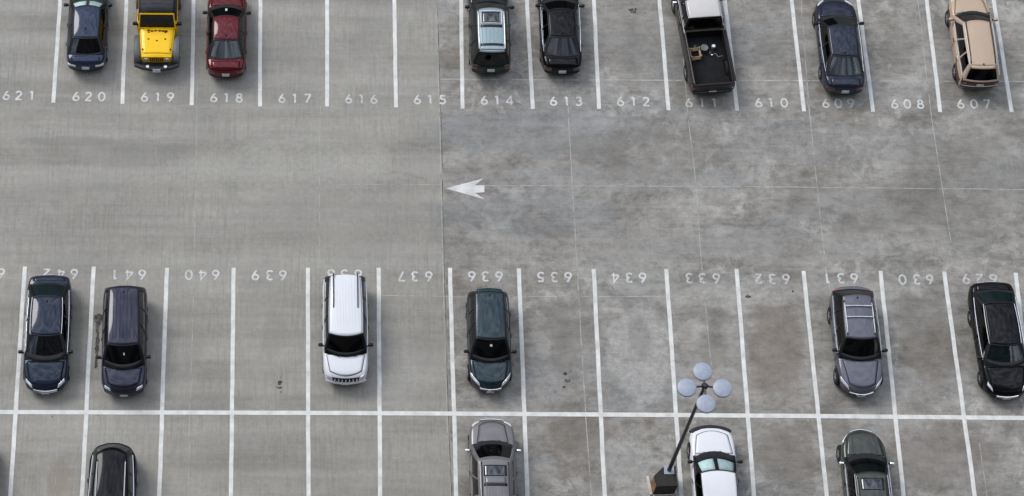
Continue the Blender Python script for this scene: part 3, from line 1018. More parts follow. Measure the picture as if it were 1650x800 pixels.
    p = S.hit((-F, 0, P.get('plate_r', .68)), (1, 0, 0), .03)
    if p:
        plate(root, p.x, p.z, tilt=R(12))
    Yf = W / 2 + 1
    if P.get('cladding'):  # lower sides and tail recoloured brown for the shade that falls on them
        for sgn in (1, -1):
            obj('lower_cladding', S.patch([(-L / 2 + .25, sgn * Yf, .36), (L / 2 - .35, sgn * Yf, .36), (L / 2 - .35, sgn * Yf, .72), (-L / 2 + .25, sgn * Yf, .84)], (0, -sgn, 0), .004, 40, 5), P['cladding'], root, solid=.01)
        obj('lower_tailgate', S.patch([(-F, -W * .44, .34), (-F, W * .44, .34), (-F, W * .43, 1.04), (-F, -W * .43, 1.04)], (1, 0, 0), .006, 16, 8), P['cladding'], root, solid=.012)
    # doors
    for sgn in (1, -1):
        for k, (a, b, c, e) in enumerate(P['doors']):
            zt = belt - .09
            dm = S.patch([(a, sgn * Yf, .33), (b, sgn * Yf, .33), (e, sgn * Yf, zt), (c, sgn * Yf, zt)], (0, -sgn, 0), .006, 10, 8)
            do = obj('door', dm, pm, root, solid=.02)
            hp = S.hit((c - .16 if c > e else e - .16, sgn * Yf, belt - .20), (0, -sgn, 0), .03)
            hp = S.hit((min(c, e) + .14, sgn * Yf, belt - .19), (0, -sgn, 0), .03)
            if hp:
                obj('door_handle', MB().box(hp, (.18, .03, .03)), M[P.get('handle', 'trim')], do, bevel=.01)
    mx = xw0 - P.get('mirror_x', .30)
    for sgn in (1, -1):
        mirror(root, mx, sgn * (W / 2 - .04), belt + .05, P.get('mirror_mat', M['trim']))
    add_wheels(root, P, W / 2)

    # --- on the roof
    def rp(x, y, up=0.0):
        h = SR.hit((x, y, 4), (0, 0, -1), up)
        return h if h else Vector((x, y, H + up))
    sp = xr1 + .0
    for item in P.get('roof', []):
        k = item[0]
        if k == 'rails':       # (kind, x0, x1, y, material, lift)
            for sgn in (1, -1):
                pts = [rp(lerp(item[1], item[2], i / 10), sgn * item[3], item[5] * (1 if 0 < i < 10 else .1)) for i in range(11)]
                ro = obj('roof_rail', MB().tube(pts, .022, 7), item[4], roof)
                obj('rail_foot', MB().box(rp(item[1], sgn * item[3], .02), (.10, .05, .05)).box(rp(item[2], sgn * item[3], .02), (.10, .05, .05)), M['trim'], ro, bevel=.01)
        elif k == 'bars':      # (kind, xs, y, material, lift)
            for x in item[1]:
                pts = [rp(x, lerp(-item[2], item[2], i / 6), 0) for i in range(7)]
                zt = max(p.z for p in pts)
                obj('roof_crossbar', MB().tube([(p.x, p.y, zt + item[4]) for p in pts], .024, 7), item[3], roof)
        elif k == 'sunroof':   # (kind, x0, x1, y)
            g = [[rp(lerp(item[1], item[2], i / 8), lerp(-item[3], item[3], j / 8), .006) for j in range(9)] for i in range(9)]
            so = obj('sunroof', MB().grid(g), M['sun_glass'], roof, solid=.01)
        elif k == 'frame':     # (kind, x0, x1, y, material)
            c = [(item[1], -item[3]), (item[1], item[3]), (item[2], item[3]), (item[2], -item[3]), (item[1], -item[3])]
            pts = []
            for (xa, ya), (xb, yb) in zip(c[:-1], c[1:]):
                pts += [rp(lerp(xa, xb, i / 6), lerp(ya, yb, i / 6), .014) for i in range(6)]
            pts.append(pts[0])
            obj('sunroof_frame', MB().tube(pts, .026, 6, False), item[4], roof)
        elif k == 'ribs':      # (kind, x0, x1, ys)
            mbr = MB()
            for y in item[3]:
                mbr.tube([rp(lerp(item[1], item[2], i / 8), y, -.004) for i in range(9)], .018, 6)
            obj('roof_ribs', mbr, item[4] if len(item) > 4 else P.get('roof_mat', pm), roof)
        elif k == 'panel':     # (kind, x0, x1, y, material)
            g = [[rp(lerp(item[1], item[2], i / 8), lerp(-item[3], item[3], j / 8), .007) for j in range(9)] for i in range(9)]
            obj('roof_panel', MB().grid(g), item[4], roof, solid=.01)
        elif k == 'antenna':
            obj('antenna', MB().tube([rp(item[1], 0, -.01), rp(item[1] - .06, 0, .05)], [.045, .015], 7), M['trim'], roof)
        elif k == 'spoiler':
            g = [[P_roof(1, lerp(-.92, .92, j / 10)) + Vector((.02 - .16 * i, 0, -.02 * i)) for j in range(11)] for i in range(2)]
            obj('roof_spoiler', MB().grid(g), pm, roof, solid=.03)
    return root

def sedan(paintm, **kw):
    L = kw.get('L', 4.80)
    W = kw.get('W', 1.83)
    h = L / 2
    belt = kw.get('belt', .93)
    P = dict(L=L, W=W, H=1.46, belt=belt, paint=paintm, axles=(h - .95, h - .95 - 2.74),
             top=[(-h, .74), (-h + .05, .90), (-h + .16, .985), (-h + .60, 1.00), (-h + 1.1, belt + .03), (-.1, belt), (h - 1.55, belt), (h - 1.25, .945), (h - .7, .88), (h - .25, .755), (h - .06, .66), (h, .57)],
             xw0=h - 1.28, xw1=h - 2.06, xr1=-h + 1.42, xr0=-h + .62,
             side_windows=[(.10, .50), (.535, .86)], deck=(-h + .16, -h + .50, W / 2 - .26),
             doors=[(h - 1.62, h - 2.55, h - 1.60, h - 2.57), (h - 2.60, h - 3.42, h - 2.60, h - 3.56)], sill='chrome',
             roof=[('antenna', -h + 1.55)], plate_r=.70)
    P.update(kw)
    return P

def suv(paintm, **kw):
    L = kw.get('L', 4.75)
    W = kw.get('W', 1.86)
    H = kw.get('H', 1.72)
    h = L / 2
    belt = kw.get('belt', 1.06)
    hz = kw.get('hz', 1.02)
    P = dict(L=L, W=W, H=H, belt=belt, paint=paintm, axles=(h - .92, h - .92 - 2.75), wr=.37, lo=.28,
             top=[(-h, .90), (-h + .05, 1.02), (-h + .14, belt + .01), (-h + .6, belt + .01), (0, belt), (h - 1.5, belt - .01), (h - 1.15, hz + .01), (h - .6, hz - .03), (h - .20, hz - .10), (h - .05, hz - .20), (h, hz - .30)],
             lf=.9, cf=.14, lr=.7, cr=.08, bow_f=.16, bow_r=.10,
             xw0=h - 1.18, xw1=h - 1.84, xr1=-h + .42, xr0=-h + .17,
             wroof=W / 2 - .295, wroof_r=W / 2 - .335, wb_r=W / 2 - .10,
             side_windows=[(.08, .37), (.40, .66), (.69, .93)],
             doors=[(h - 1.55, h - 2.48, h - 1.50, h - 2.50), (h - 2.53, h - 3.35, h - 2.53, h - 3.48)], rows=(h - 2.0, h - 2.95),
             hR=(-.86, .86, .10, .80), plate_r=.80, plate_f=.50, hl=dict(x=(.08, .30), y=(.48, .80), d=(-.7, -.25, -.65), z=hz - .20), tl=dict(y=(.62, .9), z=(.80, 1.04)),
             grille=dict(w=.45, z=(.58, hz - .24), mat=M['trim'], bars=3), roof=[])
    P.update(kw)
    return P

CARS = []
def park(name, label, cat, P, px, z, end, up, yaw=0.0):
    """px: photo pixel of the middle of the bumper at height z; end: which end is seen there; up: nose points up the photo (north)"""
    p = at(px[0], px[1], z)
    hd = (math.pi / 2 if up else -math.pi / 2) + R(yaw)
    f = Vector((math.cos(hd), math.sin(hd), 0))
    c = p - f * (P['L'] / 2) * (1 if end == 'front' else -1)
    CARS.append(build_car(name, label, cat, P, (c.x, c.y, 0), hd))
    return CARS[-1]

navy = paint('navy_paint', (0.009, 0.017, 0.034), .35)
navy2 = paint('blue_paint', (0.017, 0.028, 0.058), .35)
inkblue = paint('ink_blue_paint', (0.012, 0.017, 0.032), .35)
purple = paint('purple_grey_paint', (0.022, 0.022, 0.042), .4)
white = paint('white_paint', (0.66, 0.67, 0.70), 0.0, .5, .02)
teal = paint('teal_paint', (0.016, 0.032, 0.040), .4)
grey = paint('grey_lilac_paint', (0.110, 0.110, 0.134), .55)
black = paint('black_paint', (0.0025, 0.0025, 0.0035), .0, .4, .0, .35)
redp = paint('red_paint', (0.088, 0.002, 0.0045), .2, .42, .01)
green = paint('dark_green_paint', (0.008, 0.022, 0.014), .3)
offwhite = paint('off_white_paint', (0.52, 0.50, 0.475), 0.0, .5, .05)
beige_dark = paint('brown_lower_paint', (0.055, 0.034, 0.024), .2)  # beige with the shade of the lower body put into its colour
beige = paint('beige_paint', (0.43, 0.325, 0.235), .1, .42, .03)
brown = paint('brown_paint', (0.030, 0.021, 0.016), .3)
silver = paint('silver_paint', (0.16, 0.155, 0.156), .55)
olive = paint('grey_green_paint', (0.050, 0.057, 0.050), .45)
yellow = paint('yellow_paint', (0.84, 0.50, 0.002), 0.0, .45, .01)
pale = paint('pale_silver_roof_paint', (0.25, 0.325, 0.35), .55)  # green SUV's roof, coloured pale to carry the sky it reflects

# upper row
park('sedan', 'dark blue sedan nose up in bay 620 with silver sunshade behind its windshield', 'car',
     sedan(navy2, L=4.60, W=1.78, sunshade=True, ws=M['glass_clear'], rw=M['glass_dark'], tl=dict(y=(.46, .88), z=(.70, .82), mat=M['lamp']), xr0=-2.3 + .50, xr1=-2.3 + 1.18, xw1=.36, deck=(-2.3 + .14, -2.3 + .38, .62), sill=None), (139, 117), .32, 'rear', True)
park('sedan', 'dark red sedan nose up in bay 618 with a white windshield sticker', 'car',
     sedan(redp, L=4.55, W=1.76, ws=M['glass_dark'], rw=M['glass_teal'], seats=M['seat_pale'], stickers=[(-.03, .42, .12, .20)], sill=None), (364, 128), .32, 'rear', True)
park('suv', 'dark green SUV in bay 614 with pale ribbed roof and open-framed sunroof', 'SUV',
     suv(green, L=4.60, W=1.80, H=1.75, xw0=1.0, xw1=.24, roof_mat=pale, roof=[('panel', .10, -.46, .40, M['sun_glass']), ('frame', .14, -.50, .46, M['silver']), ('rails', .20, -1.80, .56, M['silver'], .05), ('panel', -.56, -.70, .48, M['trim']), ('ribs', -.74, -1.45, (-.4, -.24, -.08, .08, .24, .4)), ('panel', -1.50, -1.62, .50, M['trim']), ('bars', (-1.78,), .55, M['silver'], .03)],
         ws=M['glass']), (789.7, 122), .34, 'rear', True)
park('sedan', 'glossy black sedan nose up in bay 613', 'car', sedan(black, L=4.75, W=1.80, rw=M['glass_dark'], ws=M['glass_dark']), (904.7, 123), .32, 'rear', True)
park('sedan', 'navy blue sedan nose up in bay 609 with its tail over the painted number', 'car',
     sedan(inkblue, L=4.85, W=1.84, rw=M['glass_teal'], seats=M['seat_pale'], ws=M['glass_dark'], xr0=-2.42 + .60, xr1=-2.42 + 1.45, xw1=.46, deck=(-2.42 + .14, -2.42 + .46, .64)), (1359, 155), .32, 'rear', True, .5)
park('suv', 'beige SUV nose up in bay 607 with roof rails', 'SUV',
     suv(beige, pillar=beige, cladding=beige_dark, L=4.60, W=1.80, H=1.70, xr1=-1.78, xr0=-2.20, xw1=.36, rear_dark=1, roof=[('rails', .80, -1.65, .53, M['trim'], .04), ('antenna', -1.75), ('spoiler',)], ws=M['glass_dark'], sill='silver', drip='silver', bumper_r=(M['silver'], .66, .03), mirror_mat=beige), (1574.5, 146), .34, 'rear', True)
# middle row
park('sedan', 'dark navy sedan nose down in bay 642 with chrome grille', 'car',
     sedan(navy, L=5.20, W=1.88, xw1=.34, xr1=-1.28, xr0=-2.06, rows=(.1, -.85), deck=(-2.46, -2.20, .66), rw=M['glass_teal'], seats=M['seat_pale'], ws=M['glass_dark'], drip='silver', grille=dict(w=.50, z=(.42, .64), mat=M['trim'], bars=3, br=.022), hl=dict(x=(.12, .40), y=(.52, .80), d=(-.55, -.25, -.8)),), (73.5, 635.5), .32, 'front', False, .6)
park('minivan', 'dark purple grey minivan nose down in bay 641 with ribbed roof', 'van',
     suv(purple, L=4.75, W=1.86, H=1.74, roof=[('ribs', .35, -1.75, (-.42, -.28, -.14, 0, .14, .28, .42)), ('antenna', -1.7)], ws=M['glass_dark'], stickers=[(.02, .62, .07, .09)], xw0=1.25, xw1=.55, bw0=.30,
         hood_gap=.14, hl=dict(x=(.06, .20), y=(.52, .78), d=(-.7, -.25, -.65), z=.80), grille=dict(w=.5, z=(.60, .74), mat=M['trim'], bars=0)), (200, 640), .34, 'front', False, 1.2)
park('suv', 'white SUV nose down in bay 638 with black slotted grille', 'SUV',
     suv(white, L=4.75, W=1.88, H=1.76, roof=[('rails', -.55, -2.0, .50, M['trim'], .05), ('ribs', .2, -1.9, (-.36, -.24, -.12, 0, .12, .24, .36))], ws=M['glass_dark'], wroof=.66, wroof_r=.60, pillar=M['trim'],
         xw0=1.22, xw1=.62, bw0=.26, bw1=.14, sill='silver', drip='silver', grille=dict(w=.52, z=(.66, .86), mat=M['trim'], slots=7), bumper_f=(white, .56, .085), hl=dict(x=(.04, .20), y=(.58, .82), d=(-.85, -.2, -.5), z=.80)), (556.8, 621), .36, 'front', False, .3)
park('hatchback', 'dark teal compact wagon nose down in bay 636 with large clear headlights', 'car',
     suv(teal, L=4.40, W=1.80, H=1.66, belt=1.0, hz=.98, lf=1.2, cf=.24, bow_f=.24, ws=M['glass_dark'], xw0=.96, xw1=.24, bw0=.26, sill=None, stickers=[(-.06, .72, .14, .09)],
         hl=dict(x=(.12, .60), y=(.44, .84), d=(-.5, -.25, -.8), z=.78), roof=[('antenna', -1.6), ('spoiler',)]), (789.5, 634.5), .32, 'front', False)
park('crossover', 'silver grey crossover in bay 631 with roof rails and two crossbars', 'SUV',
     suv(grey, L=4.80, W=1.90, H=1.64, belt=1.0, hz=.98, lf=1.3, cf=.26, bow_f=.28, cr=.16, bow_r=.22, lr=1.0, xr1=-1.62, xr0=-2.1, ws=M['glass_dark'], xw0=.92, xw1=.22, bw0=.24, wroof=.64, wroof_r=.58, hood_w=(.72, .52),
         roof=[('rails', .10, -1.35, .56, M['silver'], .06), ('bars', (-.62, -1.12), .56, M['silver'], .05), ('antenna', -1.5)], tl=dict(y=(.55, .92), z=(.82, 1.02), mat=M['redlens']), sill='silver',
         hl=dict(x=(.18, .62), y=(.52, .86), d=(-.45, -.3, -.85), z=.74), grille=dict(w=.50, z=(.54, .68), mat=M['trim'], bars=2, br=.022)), (1386, 641), .33, 'front', False)
park('sedan', 'black sedan nose down in bay 629 with teal tinted windows and alloy wheels', 'car',
     sedan(black, L=5.12, W=1.92, rw=M['glass_teal'], ws=M['glass_teal'], seats=M['seat_pale'], drip='chrome', grille=dict(w=.46, z=(.42, .62), mat=M['trim'], bars=2, br=.022), hl=dict(x=(.22, .50), y=(.60, .80), d=(-.5, -.25, -.8)), xr0=-2.56 + .55, xr1=-2.56 + 1.30), (1621, 644), .32, 'front', False, 1.5)
# lower row
park('minivan', 'glossy black minivan nose down in the lower row beneath bay 641', 'van',
     suv(black, L=5.0, W=1.94, H=1.76, lr=1.0, cr=.25, bow_r=.30, bb0=.26, bb1=.26, xr1=-1.70, xr0=-2.12, wb_r=.77, rcrown=.09, roof=[('rails', .7, -1.40, .56, M['silver'], .05)], sill='chrome', wroof=.70, wroof_r=.60), (183, 711), 1.0, 'rear', False)
park('suv', 'silver brown SUV nose up in the lower row with sunroof and ribbed roof', 'SUV',
     suv(silver, L=4.75, W=1.88, H=1.78, hood_w=(.62, .50), hood_ridge=[-.58, .58], ws=M['glass_dark'], xw0=1.16, xw1=.26, rows=(-.1, -1.1), mirror_mat=M['chrome'], roof=[('sunroof', .02, -.46, .46), ('panel', -.50, -.74, .42, silver), ('panel', -.76, -.88, .46, M['trim']), ('ribs', -.92, -1.8, (-.36, -.24, -.12, 0, .12, .24, .36)), ('rails', .1, -1.9, .54, M['trim'], .05)], pillar=silver), (791.5, 675.5), .78, 'front', True)
park('hatchback', 'white car nose up in the lower row with black front and pale windshield', 'car',
     suv(white, L=4.40, W=1.84, H=1.56, belt=.98, hz=.94, pillar=M['trim'], ws=M['glass_clear'], sunshade=True, xw0=.84, xw1=-.10, rows=(-.45, -1.3), hood_nose=.30, bow_f=.20, bw0=.24, bumper_f=(M['black'], .66, .13), hl=dict(x=(.05, .20), y=(.40, .78), d=(-.7, -.25, -.65), z=.72, mat=M['trim']), mirror_mat=M['trim'], wroof=.68, wroof_r=.62), (1144.5, 688), .70, 'front', True, .5)
park('suv', 'grey green SUV nose up in the lower row with dark sunroof', 'SUV',
     suv(olive, L=4.65, W=1.84, H=1.68, lf=1.2, cf=.26, bow_f=.30, ws=M['glass'], xw0=1.0, xw1=.06, rows=(-.3, -1.2), hood_ridge=[-.52, .52], sill='silver', mirror_mat=M['chrome'], drip='silver', roof=[('sunroof', -.10, -.62, .46), ('rails', -.1, -1.8, .56, M['trim'], .04)], hl=dict(x=(.16, .55), y=(.56, .86), d=(-.4, -.3, -.85), z=.76)), (1386.5, 692.5), .74, 'front', True)

park('sedan', 'dark car at the bottom left, all but its edge cut off', 'car', sedan(navy, L=4.9, W=1.84), (-41, 703), .75, 'front', True)

# pickup
PK = suv(brown, L=5.6, W=1.98, H=1.80, belt=1.10, hz=1.06, wr=.39, axles=(1.85, -1.65), lr=.35, cr=.04, bow_r=.04, lf=.8,
         top=[(-2.8, 1.02), (-2.76, 1.10), (-2.68, 1.12), (-.5, 1.12), (0, 1.10), (1.2, 1.09), (1.6, 1.07), (2.3, 1.02), (2.62, .92), (2.76, .80), (2.8, .70)],
         crown=.02, xw0=1.75, xw1=1.20, xr1=.30, xr0=.06, wb=.86, wb_r=.86, wroof=.70, wroof_r=.70, bb0=.02, bb1=.02, side_windows=[(.10, .62), (.68, .92)], ws=M['glass_dark'], rw=M['glass_dark'], roof_mat=offwhite,
         doors=[(1.40, .45, 1.40, .40)], rows=(.70,), bed=(-2.70, -.04, .58, .82), drip='silver', bumper_r=(M['black'], .52, .09), tl=dict(y=(.80, .96), z=(.72, 1.0)), sill='silver', mirror_mat=M['chrome'], plate_r=.56, deck=None)
pk = park('pickup_truck', 'dark brown pickup truck in bay 611 with white cab roof and black bed', 'pickup truck', PK, (1147, 151), .40, 'rear', True, 5.2)
for sgn in (1, -1):
    obj('bed_rail_cap', MB().box((-1.38, sgn * .93, 1.135), (2.6, .09, .03)), M['trim'], pk, bevel=.01)
obj('tailgate_cap', MB().box((-2.745, 0, 1.135), (.09, 1.75, .03)), M['trim'], pk, bevel=.01)

# what lies in its bed
bx = pk.matrix_basis
def in_bed(x, y, z=.58):
    return Matrix.Translation(pk.location) @ Matrix.Rotation(pk.rotation_euler.z, 4, 'Z') @ Vector((x, y, z))
wood = simple('weathered_wood', (0.42, 0.30, 0.17), .7, var=.35)
cl = in_bed(-.95, .50)
cr = empty('wooden_crate', cl, pk.rotation_euler.z + .06)
tag(cr, 'small pale wooden crate lying in the black pickup bed', 'crate')
sl = MB()
for s in (-1, 1):
    for k in range(3):
        sl.box((0, s * .22, .05 + .10 * k), (.46, .02, .07)).box((s * .22, 0, .05 + .10 * k), (.02, .42, .07))
obj('slat_side', sl, wood, cr, smooth=False, bevel=.004)
obj('crate_floor', MB().box((0, 0, .015), (.42, .42, .02)), M['bed'], cr, smooth=False)
for sx_ in (-1, 1):
    for sy_ in (-1, 1):
        obj('corner_post', MB().box((sx_ * .215, sy_ * .215, .17), (.05, .05, .34)), wood, cr, smooth=False, bevel=.004)
pale_bits = simple('pale_plastic', (0.22, 0.22, 0.20), .5)
grn_bits = simple('grey_green_plastic', (0.10, 0.13, 0.125), .5)
def scrap(x, y, kind, label):
    p = in_bed(x, y, .582)
    if kind == 'bottle':
        o = empty('bottle', p, rnd.uniform(0, 6))
        obj('bottle_body', MB().lathe([(0, 0), (.045, .005), (.047, .15), (.02, .20), (.02, .22)], 12), pale_bits, o)
        obj('cap', MB().lathe([(.023, .215), (.023, .245), (0, .247)], 10), M['trim'], o)
    elif kind == 'tub':
        o = empty('plastic_tub', p, rnd.uniform(0, 6))
        obj('tub_body', MB().lathe([(.0, .0), (.13, .005), (.16, .22), (.145, .22), (.12, .02), (0, .02)], 16), grn_bits, o)
        obj('tub_rim', MB().lathe([(.16, .215), (.17, .222), (.16, .232), (.145, .225)], 16), grn_bits, o)
    elif kind == 'paint can':
        o = empty('paint_can', p, rnd.uniform(0, 6))
        obj('can_body', MB().lathe([(0, 0), (.085, .0), (.085, .19), (.078, .195), (.07, .185), (0, .185)], 16), M['silver'], o)
        obj('bail_handle', MB().tube([(.087 * math.cos(R(a)), .05 * math.sin(R(a)) + .02, .16 - .10 * math.sin(R(a))) for a in range(0, 181, 20)], .006, 5), M['chrome'], o)
    else:
        o = empty('tie_strap', p, rnd.uniform(0, 6))
        obj('webbing', MB().tube([(-.22, 0, .02), (-.05, .10, .03), (.10, -.05, .02), (.25, .06, .03)], .016, 6), pale_bits, o)
        obj('buckle', MB().box((.25, .06, .035), (.08, .05, .03)), M['chrome'], o, bevel=.006)
    tag(o, label, kind)
scrap(-.92, -.20, 'bottle', 'small pale bottle standing in the pickup bed beside the tub')
scrap(-1.0, -.52, 'strap', 'pale tie strap lying by the side of the pickup bed')
scrap(-.62, -.38, 'paint can', 'small metal paint can near the front wall of the pickup bed')
scrap(-.55, .42, 'bottle', 'pale bottle standing between the crate and the front wall of the bed')
scrap(-.70, .05, 'tub', 'grey green plastic tub between the crate and the strap in the pickup bed')

# ------------------------------------------------------------------ yellow off-roader
def off_roader(px):
    p = at(px[0], px[1], .55)
    L = 4.0
    K = 1.11
    root = empty('off_road_car', (p.x, p.y + L * K / 2, 0), -math.pi / 2)
    root.scale = (K, K, K)
    tag(root, 'yellow off-road car nose down in bay 619 with black soft top and grey fenders', 'off-roader', 'cars parked in the numbered bays')
    h = L / 2
    fgrey = simple('grey_fender_plastic', (0.085, 0.090, 0.095), .55)
    bump = simple('dark_bumper_steel', (0.030, 0.031, 0.036), .45, .3)
    # tub behind the windshield, engine box in front
    b = MB()
    prof = [(-h + .12, .78), (-h + .35, .78), (h - 1.55, .78), (h - 1.50, .74)]
    rows = []
    for x, w in prof:
        rows.append([Vector((x, y, z)) for y, z in ((-w + .10, .42), (-w, .52), (-w, 1.02), (-w + .04, 1.08), (w - .04, 1.08), (w, 1.02), (w, .52), (w - .10, .42), (-w + .10, .42))])
    b.grid(rows)
    b.add(rows[0][:-1], [tuple(range(8))])
    b.add(rows[-1][:-1], [tuple(range(8))[::-1]])
    obj('body', b, yellow, root, bevel=.03)
    e = MB()
    rows = []
    for x, w, z in ((h - 1.52, .70, 1.04), (h - .9, .655, 1.015), (h - .30, .60, .985), (h - .26, .595, .97)):
        rows.append([Vector((x, y, zz)) for y, zz in ((-w, .50), (-w, z - .06), (-w + .08, z), (0, z + .03), (w - .08, z), (w, z - .06), (w, .50), (-w, .50))])
    e.grid(rows)
    e.add(rows[-1][:-1], [tuple(range(7))[::-1]])
    eng = obj('engine_bay', e, yellow, root)
    S = Surf(eng.data)
    ho = obj('hood', S.patch([(h - 1.46, -.655, 3), (h - 1.46, .655, 3), (h - .36, .56, 3), (h - .36, -.56, 3)], (0, 0, -1), .012, 10, 12), yellow, root, solid=.02)
    cowl = MB()
    for y in (-.34, -.20, -.06, .10, .24, .36):
        cowl.box((h - 1.36 + rnd.uniform(-.02, .02), y, 1.09), (.05, .11, .015))
    obj('cowl_vent', cowl, M['trim'], ho, smooth=False)
    for sx_, sy_ in ((h - 1.30, .33), (h - 1.30, -.33), (h - 1.0, .33), (h - 1.0, -.33), (h - .92, .0), (h - .55, .55), (h - .55, -.55)):
        q = S.hit((sx_, sy_, 3), (0, 0, -1), .018)
        if q:
            obj('hood_latch', MB().box(q, (.05, .07, .025)), M['trim'], ho, bevel=.006)
    # grille
    gr = MB().box((h - .235, 0, .78), (.05, 1.16, .42))
    go = obj('grille', gr, yellow, root, bevel=.02)
    for k in range(7):
        obj('grille_slot', MB().box((h - .21, -.24 + .08 * k, .80), (.02, .045, .28)), M['trim'], go, smooth=False)
    for s in (1, -1):
        hl = MB().lathe([(0, .03), (.07, .025), (.09, .0), (.09, -.02)], 18, 'Y', (0, 0, 0))
        o = obj('headlight', hl, M['lamp'], root)
        o.rotation_euler = (0, 0, -math.pi / 2)
        o.location = (h - .20, s * .42, .82)
        # flared fenders: flat plate that bends down to the front
        f = MB()
        pl = [(h - 1.45, .60), (h - 1.28, .84), (h - 1.05, .935), (h - .62, .935), (h - .38, .90), (h - .22, .74), (h - .14, .56)]
        f.grid([[(x, s * .56, z), (x, s * .80, z + .012), (x, s * .885, z - .005), (x, s * .905, z - .07)] for x, z in pl])
        obj('front_fender', f, fgrey, root, solid=.03)
        f = MB()
        pl = [(-h + .22, .55), (-h + .34, .80), (-h + .58, .93), (-h + .98, .93), (-h + 1.20, .80), (-h + 1.32, .58)]
        f.grid([[(x, s * .775, z), (x, s * .88, z), (x, s * .90, z - .06)] for x, z in pl])
        obj('rear_fender', f, fgrey, root, solid=.03)
        d = MB().box((h - 1.92, s * .785, .80), (.72, .03, .50))
        do = obj('door', d, yellow, root, bevel=.02)
        obj('door_handle', MB().box((h - 2.2, s * .81, .92), (.14, .03, .04)), M['trim'], do, bevel=.01)
        mirror(root, h - 1.62, s * .74, 1.14, M['trim'])
    # windshield frame, hinged upright, leaning back a little
    a0, a1 = Vector((h - 1.50, 0, 1.06)), Vector((h - 1.78, 0, 1.66))
    w0, w1 = .72, .66
    fr = MB()
    for s in (1, -1):
        fr.tube([a0 + Vector((0, s * w0, 0)), a1 + Vector((0, s * w1, 0))], .035, 4)
    fr.tube([a1 + Vector((0, -w1, 0)), a1 + Vector((0, w1, 0))], .035, 4)
    fr.tube([a0 + Vector((0, -w0, 0)), a0 + Vector((0, w0, 0))], .035, 4)
    obj('windshield_frame', fr, yellow, root, smooth=False)
    obj('windshield', MB().add([a0 + Vector((0, -w0, 0)), a0 + Vector((0, w0, 0)), a1 + Vector((0, w1, 0)), a1 + Vector((0, -w1, 0))], [(0, 1, 2, 3)]), M['glass_dark'], root, smooth=False, solid=.008)
    # canvas top
    t = MB()
    rows = []
    for x, w, z in ((h - 1.83, .64, 1.68), (h - 2.2, .67, 1.72), (h - 2.7, .67, 1.69), (h - 3.2, .67, 1.71), (-h + .42, .66, 1.68), (-h + .20, .66, 1.40), (-h + .13, .72, 1.07)):
        rows.append([Vector((x, y, zz)) for y, zz in ((-.765, 1.07), (-w - .03, min(z - .10, 1.6)), (-w + .03, z - .02), (-w * .5, z + .012), (0, z + .02), (w * .5, z + .012), (w - .03, z - .02), (w + .03, min(z - .10, 1.6)), (.765, 1.07))])
    t.grid(rows)
    so = obj('soft_top', t, M['canvas'], root, solid=.02)
    sk = MB()
    for x in (h - 2.2, h - 2.72, h - 3.2):
        sk.tube([(x, -.62, 1.705), (x, 0, 1.74), (x, .62, 1.705)], .012, 5)
    obj('canvas_seam', sk, M['trim'], so)
    # bumper, winch plate, plate
    bm_ = MB().tube([(h - .14, -.84, .52), (h - .02, -.60, .54), (h + .05, -.3, .54), (h + .07, 0, .54), (h + .05, .3, .54), (h - .02, .60, .54), (h - .14, .84, .52)], .105, 8)
    bo = obj('front_bumper', bm_, bump, root)
    for y in (-.35, .35):
        obj('fog_lamp', MB().lathe([(0, .03), (.06, .02), (.07, 0)], 12, 'Z', (h + .02, y, .645)), M['lamp'], bo)
    obj('license_plate', MB().box((h + .16, 0, .55), (.02, .30, .15), Matrix.Rotation(R(-20), 3, 'Y')), M['plate'], root, smooth=False)
    obj('rear_bumper', MB().box((-h + .04, 0, .50), (.14, 1.5, .14)), bump, root, bevel=.02)
    obj('chassis', MB().box((0, 0, .42), (3.5, .9, .16)), M['black'], root, smooth=False)
    add_wheels(root, dict(wr=.39, axles=(h - .82, -h + .76)), .88)
    sp = empty('spare_wheel', (-h - .05, 0, .92), math.pi / 2, root)
    tm, rm = wheel_mesh(.38, .23)
    link('tyre', tm, M['tyre'], sp)
    link('rim', rm, M['rim'], sp)
off_roader((252.5, 110))

